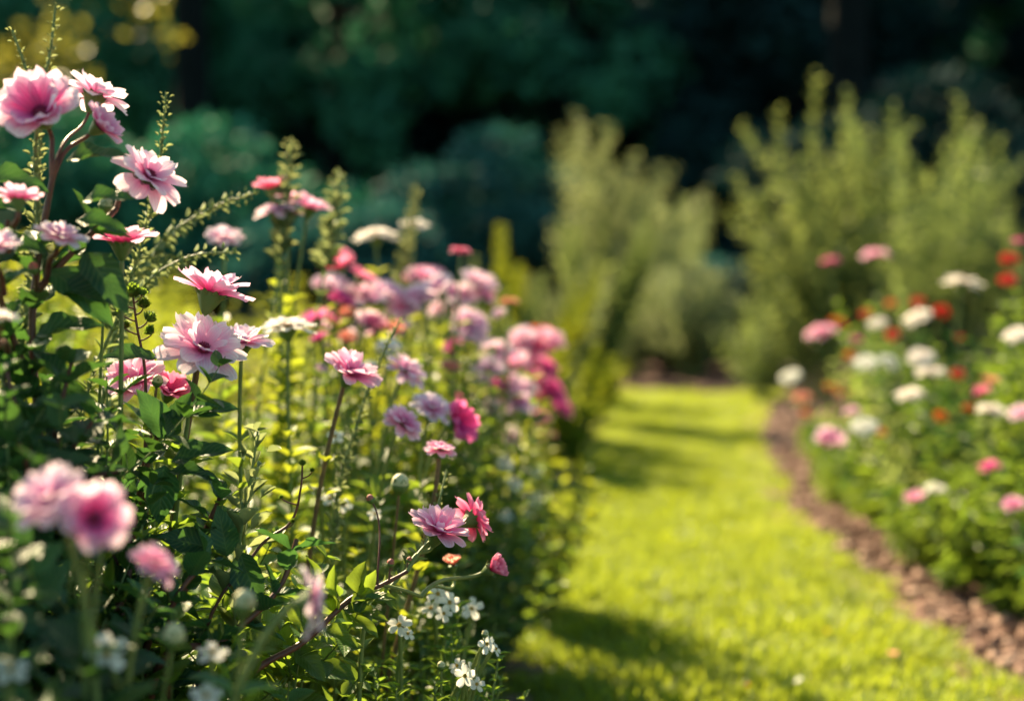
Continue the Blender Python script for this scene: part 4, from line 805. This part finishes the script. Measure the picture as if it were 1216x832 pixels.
# ------------------------------------------------------------------ leafy plants that fill both borders
FT = {}
def ft(kind, h):
    h = min((.28, .38, .50, .62, .74), key=lambda q: abs(q-h)); sd = random.randint(0, 1); k = (kind, h, sd)
    if k not in FT:
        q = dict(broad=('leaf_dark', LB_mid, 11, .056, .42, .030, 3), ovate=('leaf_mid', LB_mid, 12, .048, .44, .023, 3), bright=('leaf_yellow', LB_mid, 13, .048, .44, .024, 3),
                 lance=('leaf_mid', LB_long, 14, .075, .13, .020, 1), fine=('leaf_mid', LB_long, 18, .042, .13, .011, 2), far=('leaf_yellow', LB_lo, 12, .065, .36, .045, 1), rlance=('leaf_mid', LB_lo, 15, .085, .15, .024, 1))[kind]
        gs, gl = foliage(500+hash_(kind)+sd*7+int(h*100), h, .15 if kind != 'fine' else .13, q[2], q[3], q[4], q[5], q[1], side=q[6], per=4 if kind == 'fine' else 2)
        FT[k] = (gs.mesh('stems', M['stem_green']), gl.mesh('leaves', M[q[0]]), h)
    return FT[k]
random.seed(4)
STEMW = {'dark broad-leaved': 'dark broad-leaved plant', 'green leafy': 'green leafy plant', 'sunlit yellow-green leafy': 'sunlit leafy plant', 'soft blurred leafy': 'soft leafy plant', 'fine-leaved feathery green': 'fine-leaved feathery plant', 'leafy green': 'shaded leafy plant',
         'narrow-leaved green': 'narrow-leaved plant', 'yellow-green narrow-leaved': 'blurred narrow-leaved plant', 'small low': 'small low plant on the soil'}
REFS = [(50, 138, 1.25, 'the topmost pink cup flower'), (174, 212, 1.32, 'the big side-turned pink flower'), (22, 238, 1.2, 'the pink flower at the left picture edge'), (145, 290, 1.32, 'the pink flower seen side-on at upper left'), (250, 350, 1.41, 'the sharp pink flower on a green cup'),
 (240, 418, 1.38, 'the largest sharp flower'), (288, 408, 1.52, 'the pale flower behind the largest one'), (162, 456, 1.44, 'the deep pink flower behind the dark sprig'), (266, 283, 2.0, 'the small pale flower high at left'), (330, 252, 2.0, 'the trio of pink flowers'), (342, 388, 1.72, 'the flat cream pink flower'),
 (415, 445, 1.58, 'the ragged pink flower'), (482, 440, 1.85, 'the upper slanting lilac flower'), (478, 502, 1.72, 'the lower slanting pink flower'), (540, 503, 1.84, 'the upright magenta flower'), (522, 534, 1.62, 'the small rosy flower'), (475, 574, 1.6, 'the round cream bud'), (520, 632, 1.44, 'the sharp pink flower over the lawn'),
 (582, 676, 1.5, 'the coral bud over the lawn'), (368, 714, 1.02, 'the blurred flower turned right'), (62, 594, .93, 'the blurred pair of pink flowers'), (184, 670, .99, 'the blurred rosy side-on flower'), (127, 776, .97, 'the white star flower at bottom left'), (290, 715, 1.05, 'the blurred cream bud'), (206, 755, 1.02, 'the lower blurred cream bud'),
 (552, 802, 1.48, 'the lowest sharp white blossoms'), (474, 742, 1.5, 'the single sharp white blossom'), (527, 715, 1.6, 'the cluster of white blossoms'), (398, 518, 1.75, 'the loose small white blossom'), (446, 280, 2.5, 'the flat pale pink flower against the wood'), (547, 298, 2.3, 'the single rosy bud-like flower'), (402, 320, 2.3, 'the two deep pink flowers'),
 (376, 380, 2.2, 'the magenta flower at left of the drift'), (458, 352, 2.4, 'the lilac pink heads of the drift'), (508, 330, 2.5, 'the touching pink flowers'), (568, 335, 2.6, 'the pale pink shoulder of the drift'), (535, 437, 2.3, 'the small coral flower'), (632, 412, 2.9, 'the bright pink end of the drift'), (600, 462, 2.6, 'the low lilac heads'),
 (656, 466, 3.0, 'the magenta flowers beside the lawn'), (600, 550, 2.4, 'the soft white blossoms in shade'), (622, 300, 5.6, 'the tallest plume plant'), (585, 320, 5.2, 'the plume plant left of the tallest'), (655, 330, 6.0, 'the right-leaning plume plant'), (696, 300, 6.6, 'the plume plant beside the lawn end'), (492, 222, 2.5, 'the blurred sprig over two pale flowers'), (402, 208, 2.1, 'the soft sprig right of the trio'), (345, 168, 2.0, 'the soft sprig over the trio'),
 (197, 112, 1.55, 'the olive sprig at upper left'), (302, 230, 1.7, 'the almost level feathery sprig'), (306, 512, 1.38, 'the grey-green leafy sprig'),
 (986, 310, 4.2, 'the magenta pompon flower'), (1040, 303, 4.0, 'the domed pink flower'), (1143, 336, 3.5, 'the white flower like a plate'), (1199, 320, 3.3, 'the two stacked red flowers'), (975, 394, 3.9, 'the large pink flower with a red one'), (1042, 384, 3.8, 'the small grey-white flower'), (1090, 377, 3.6, 'the slanting white flower'), (1040, 430, 3.5, 'the two round white flowers'),
 (1094, 424, 3.4, 'the cream white flower'), (1081, 469, 3.3, 'the left-tilted white flower'), (939, 447, 4.4, 'the farthest white flower at left'), (953, 472, 4.2, 'the coral pink flower'), (1001, 463, 4.0, 'the orange group'), (1026, 507, 3.3, 'the oval white flower'), (986, 526, 3.4, 'the pink open flower nearest the lawn'), (1207, 398, 3.1, 'the white flower at the picture edge'),
 (1176, 455, 3.1, 'the small pink flower pair'), (1177, 487, 3.0, 'the half-open white flower'), (1175, 555, 2.9, 'the deep magenta flower at right'), (1204, 599, 2.75, 'the lowest pink flower at right'), (1100, 586, 3.05, 'the small pink and cream flowers')]
USED = set()
def place_label(x, y, h, stem_):
    px = 608+x/y*F; best = sorted(REFS, key=lambda r: abs(r[0]-px)/F*y+.55*abs(r[2]-y))
    for r in best:
        dx = (px-r[0])/F*y; dd = y-r[2]
        rels = []
        if dd > .12: rels.append('behind')
        if dd < -.12: rels.append('in front of')
        if abs(dx) > .05: rels.append('right of' if dx > 0 else 'left of')
        if abs(dd) <= .12: rels.append('under')
        if dd > .3 and abs(dx) > .05: rels.append('far behind and '+('right of' if dx > 0 else 'left of'))
        for q in rels:
            t = stem_+' '+q+' '+r[3]
            if t not in USED and len(t.split()) <= 16: USED.add(t); return t
    return stem_
def filler(kind, x, y, h, lab, group, z=0):
    if group: lab = place_label(x, y, h, STEMW[lab.split(' plant')[0]])
    m = ft(kind, h); s = h/m[2]*random.uniform(.94, 1.05)
    r = empty('leafy_plant', (x, y, z), random.uniform(0, 6.28)); r.scale = (s,)*3; tagit(r, lab, 'plant', group)
    link('stems', m[0], r); link('leaves', m[1], r)
def ytop(px, d):
    if d < 1.12: T = ((-100, 560), (0, 610), (150, 690), (300, 790), (420, 850), (620, 900))
    elif d < 1.7: T = ((-100, 240), (0, 330), (60, 400), (130, 520), (250, 495), (350, 525), (450, 590), (540, 690), (620, 780))
    elif d < 2.7: T = ((-100, 240), (100, 300), (200, 340), (300, 350), (400, 400), (500, 460), (580, 520), (640, 600))
    elif d < 4.2: T = ((0, 250), (300, 320), (450, 350), (560, 400), (640, 470), (680, 520))
    else: T = ((0, 300), (560, 350), (620, 400), (700, 470))
    return np.interp(px, *zip(*T))
y = .98
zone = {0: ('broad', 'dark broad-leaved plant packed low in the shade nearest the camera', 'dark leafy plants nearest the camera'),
        1: ('ovate', 'green leafy plant packed between the sharp pink flowers', 'leafy plants in the sharp part of the left border'),
        2: ('bright', 'sunlit yellow-green leafy plant between the blurred pink flowers', 'sunlit leafy plants in the middle of the left border'),
        3: ('far', 'soft blurred leafy plant at the far part of the left border', 'blurred leafy plants far along the left border')}
while y < 6.6:
    st = .125+.045*y+(.07 if y > 3.2 else 0)-(.02 if 1.6 < y < 3 else 0); x = -.36*y-.2
    while x < float(lx(y))-.10-.02*y:
        jx, jy = x+random.uniform(-.3, .3)*st, y+random.uniform(-.3, .3)*st
        px = 608+jx/jy*F; zi = 0 if jy < 1.12 else 1 if jy < 1.7 else 2 if jy < 3.2 else 3
        h = HC-(ytop(px, jy)-HOR)/F*jy; h *= random.uniform(.82, 1.03)
        kind, lab, grp = zone[zi]
        if zi == 1 and px < 170: kind = 'broad'; lab = 'dark broad-leaved plant under the tallest shrub at far left'; grp = 'dark leafy plants under the tallest shrub'
        elif zi == 1 and px > 380: kind = 'fine'; lab = 'fine-leaved feathery green plant at the bottom beside the lawn'; grp = 'fine-leaved plants at the bottom centre'
        elif zi == 2 and px <= 540 and random.random() < .65: kind = 'ovate'
        elif zi == 2 and px > 540: kind = 'ovate'; lab = 'leafy green plant on the shaded lawn side of the left border'; grp = 'shaded leafy plants beside the lawn'
        h = min(h, .14+.62*(float(lx(jy))-jx)) if jy > 1.7 else h
        if 2.9 < jy < 4.6 and px > 500: h *= .78
        if h > .12 and jx < float(lx(jy))-(.33 if 2.0 < jy < 3.7 else .22): filler(kind, jx, jy, min(h, .8), lab, grp)
        x += st
    y += st*.9
y = 2.2
while y < 7.2:
    st = .16+.04*y; x = float(rx(y))+.22
    while x < .37*y+.2:
        jx, jy = x+random.uniform(-.25, .25)*st, y+random.uniform(-.25, .25)*st
        px = 608+jx/jy*F; off = jx-float(rx(jy))
        t_ = np.interp(px, (900, 960, 1050, 1216), (500, 480, 450, 430)); h = min(HC-(t_-HOR)/F*jy, .12+off*1.0)*random.uniform(.8, 1.05)
        if jx > float(rx(jy))+.19 and h > .12:
            if random.random() < .38: x += st; continue
            h *= random.uniform(.6, 1.4)
            if jy < 3.4: filler('lance', jx, jy, h, 'narrow-leaved green plant in the near part of the right border', 'near narrow-leaved plants of the right border')
            else: filler('rlance', jx, jy, h, 'yellow-green narrow-leaved plant in the far part of the right border', 'far narrow-leaved plants of the right border')
        x += st
    y += st*.9
for k in range(16):
    yy = 2.5+k*.16+random.uniform(-.05, .05); filler(('ovate', 'lance')[k % 2], float(rx(yy))+random.uniform(.15, .21), yy, random.uniform(.09, .19), 'small low plant spilling over the soil strip of the right border', 'small low plants on the soil strip')
for k, (px, py, d) in enumerate(((1185, 700, 3.05), (1120, 660, 3.25), (1040, 620, 3.7))):
    q = G(px, py); filler('ovate', q[0]+.08, q[1]+.05, .26, ('low glossy-leaved plant at the right edge above the soil', 'low glossy-leaved plant second from the right edge', 'low glossy-leaved plant farther along the soil strip')[k], None)
# ------------------------------------------------------------------ fallen petals and leaves on the lawn
fp = [(943, 825, 'white petal lying at the bottom edge of the lawn', 'p_pure', .022), (984, 762, 'orange petal lying on the lawn below centre', 'p_orange', .014), (862, 768, 'pale petal lying on the lawn left of the orange one', 'p_white', .016), (1060, 790, 'pinkish brown dead leaf on the lawn near the soil', 'p_coral', .03), (885, 828, 'orange petal near the bottom edge of the lawn', 'p_orange', .012), (935, 745, 'pale petal lying mid-lawn', 'p_white', .014), (633, 708, 'orange petal in the shade beside the left border', 'p_coral', .016)]
for px, py, lab, mt, L in fp:
    q = G(px, py); g = Geo(); v, f, a = petal(1, .3, .1, .7, .3, .05, np.random.default_rng(px), 7, 5); g.add(v*L, f, a)
    o = link('fallen_petal' if 'leaf' not in lab else 'fallen_leaf', g.mesh('petal', M[mt]), None, (q[0], q[1], .022)); o.rotation_euler = (0, 0, px); tagit(o, lab, 'leaf' if 'leaf' in lab else 'petal')
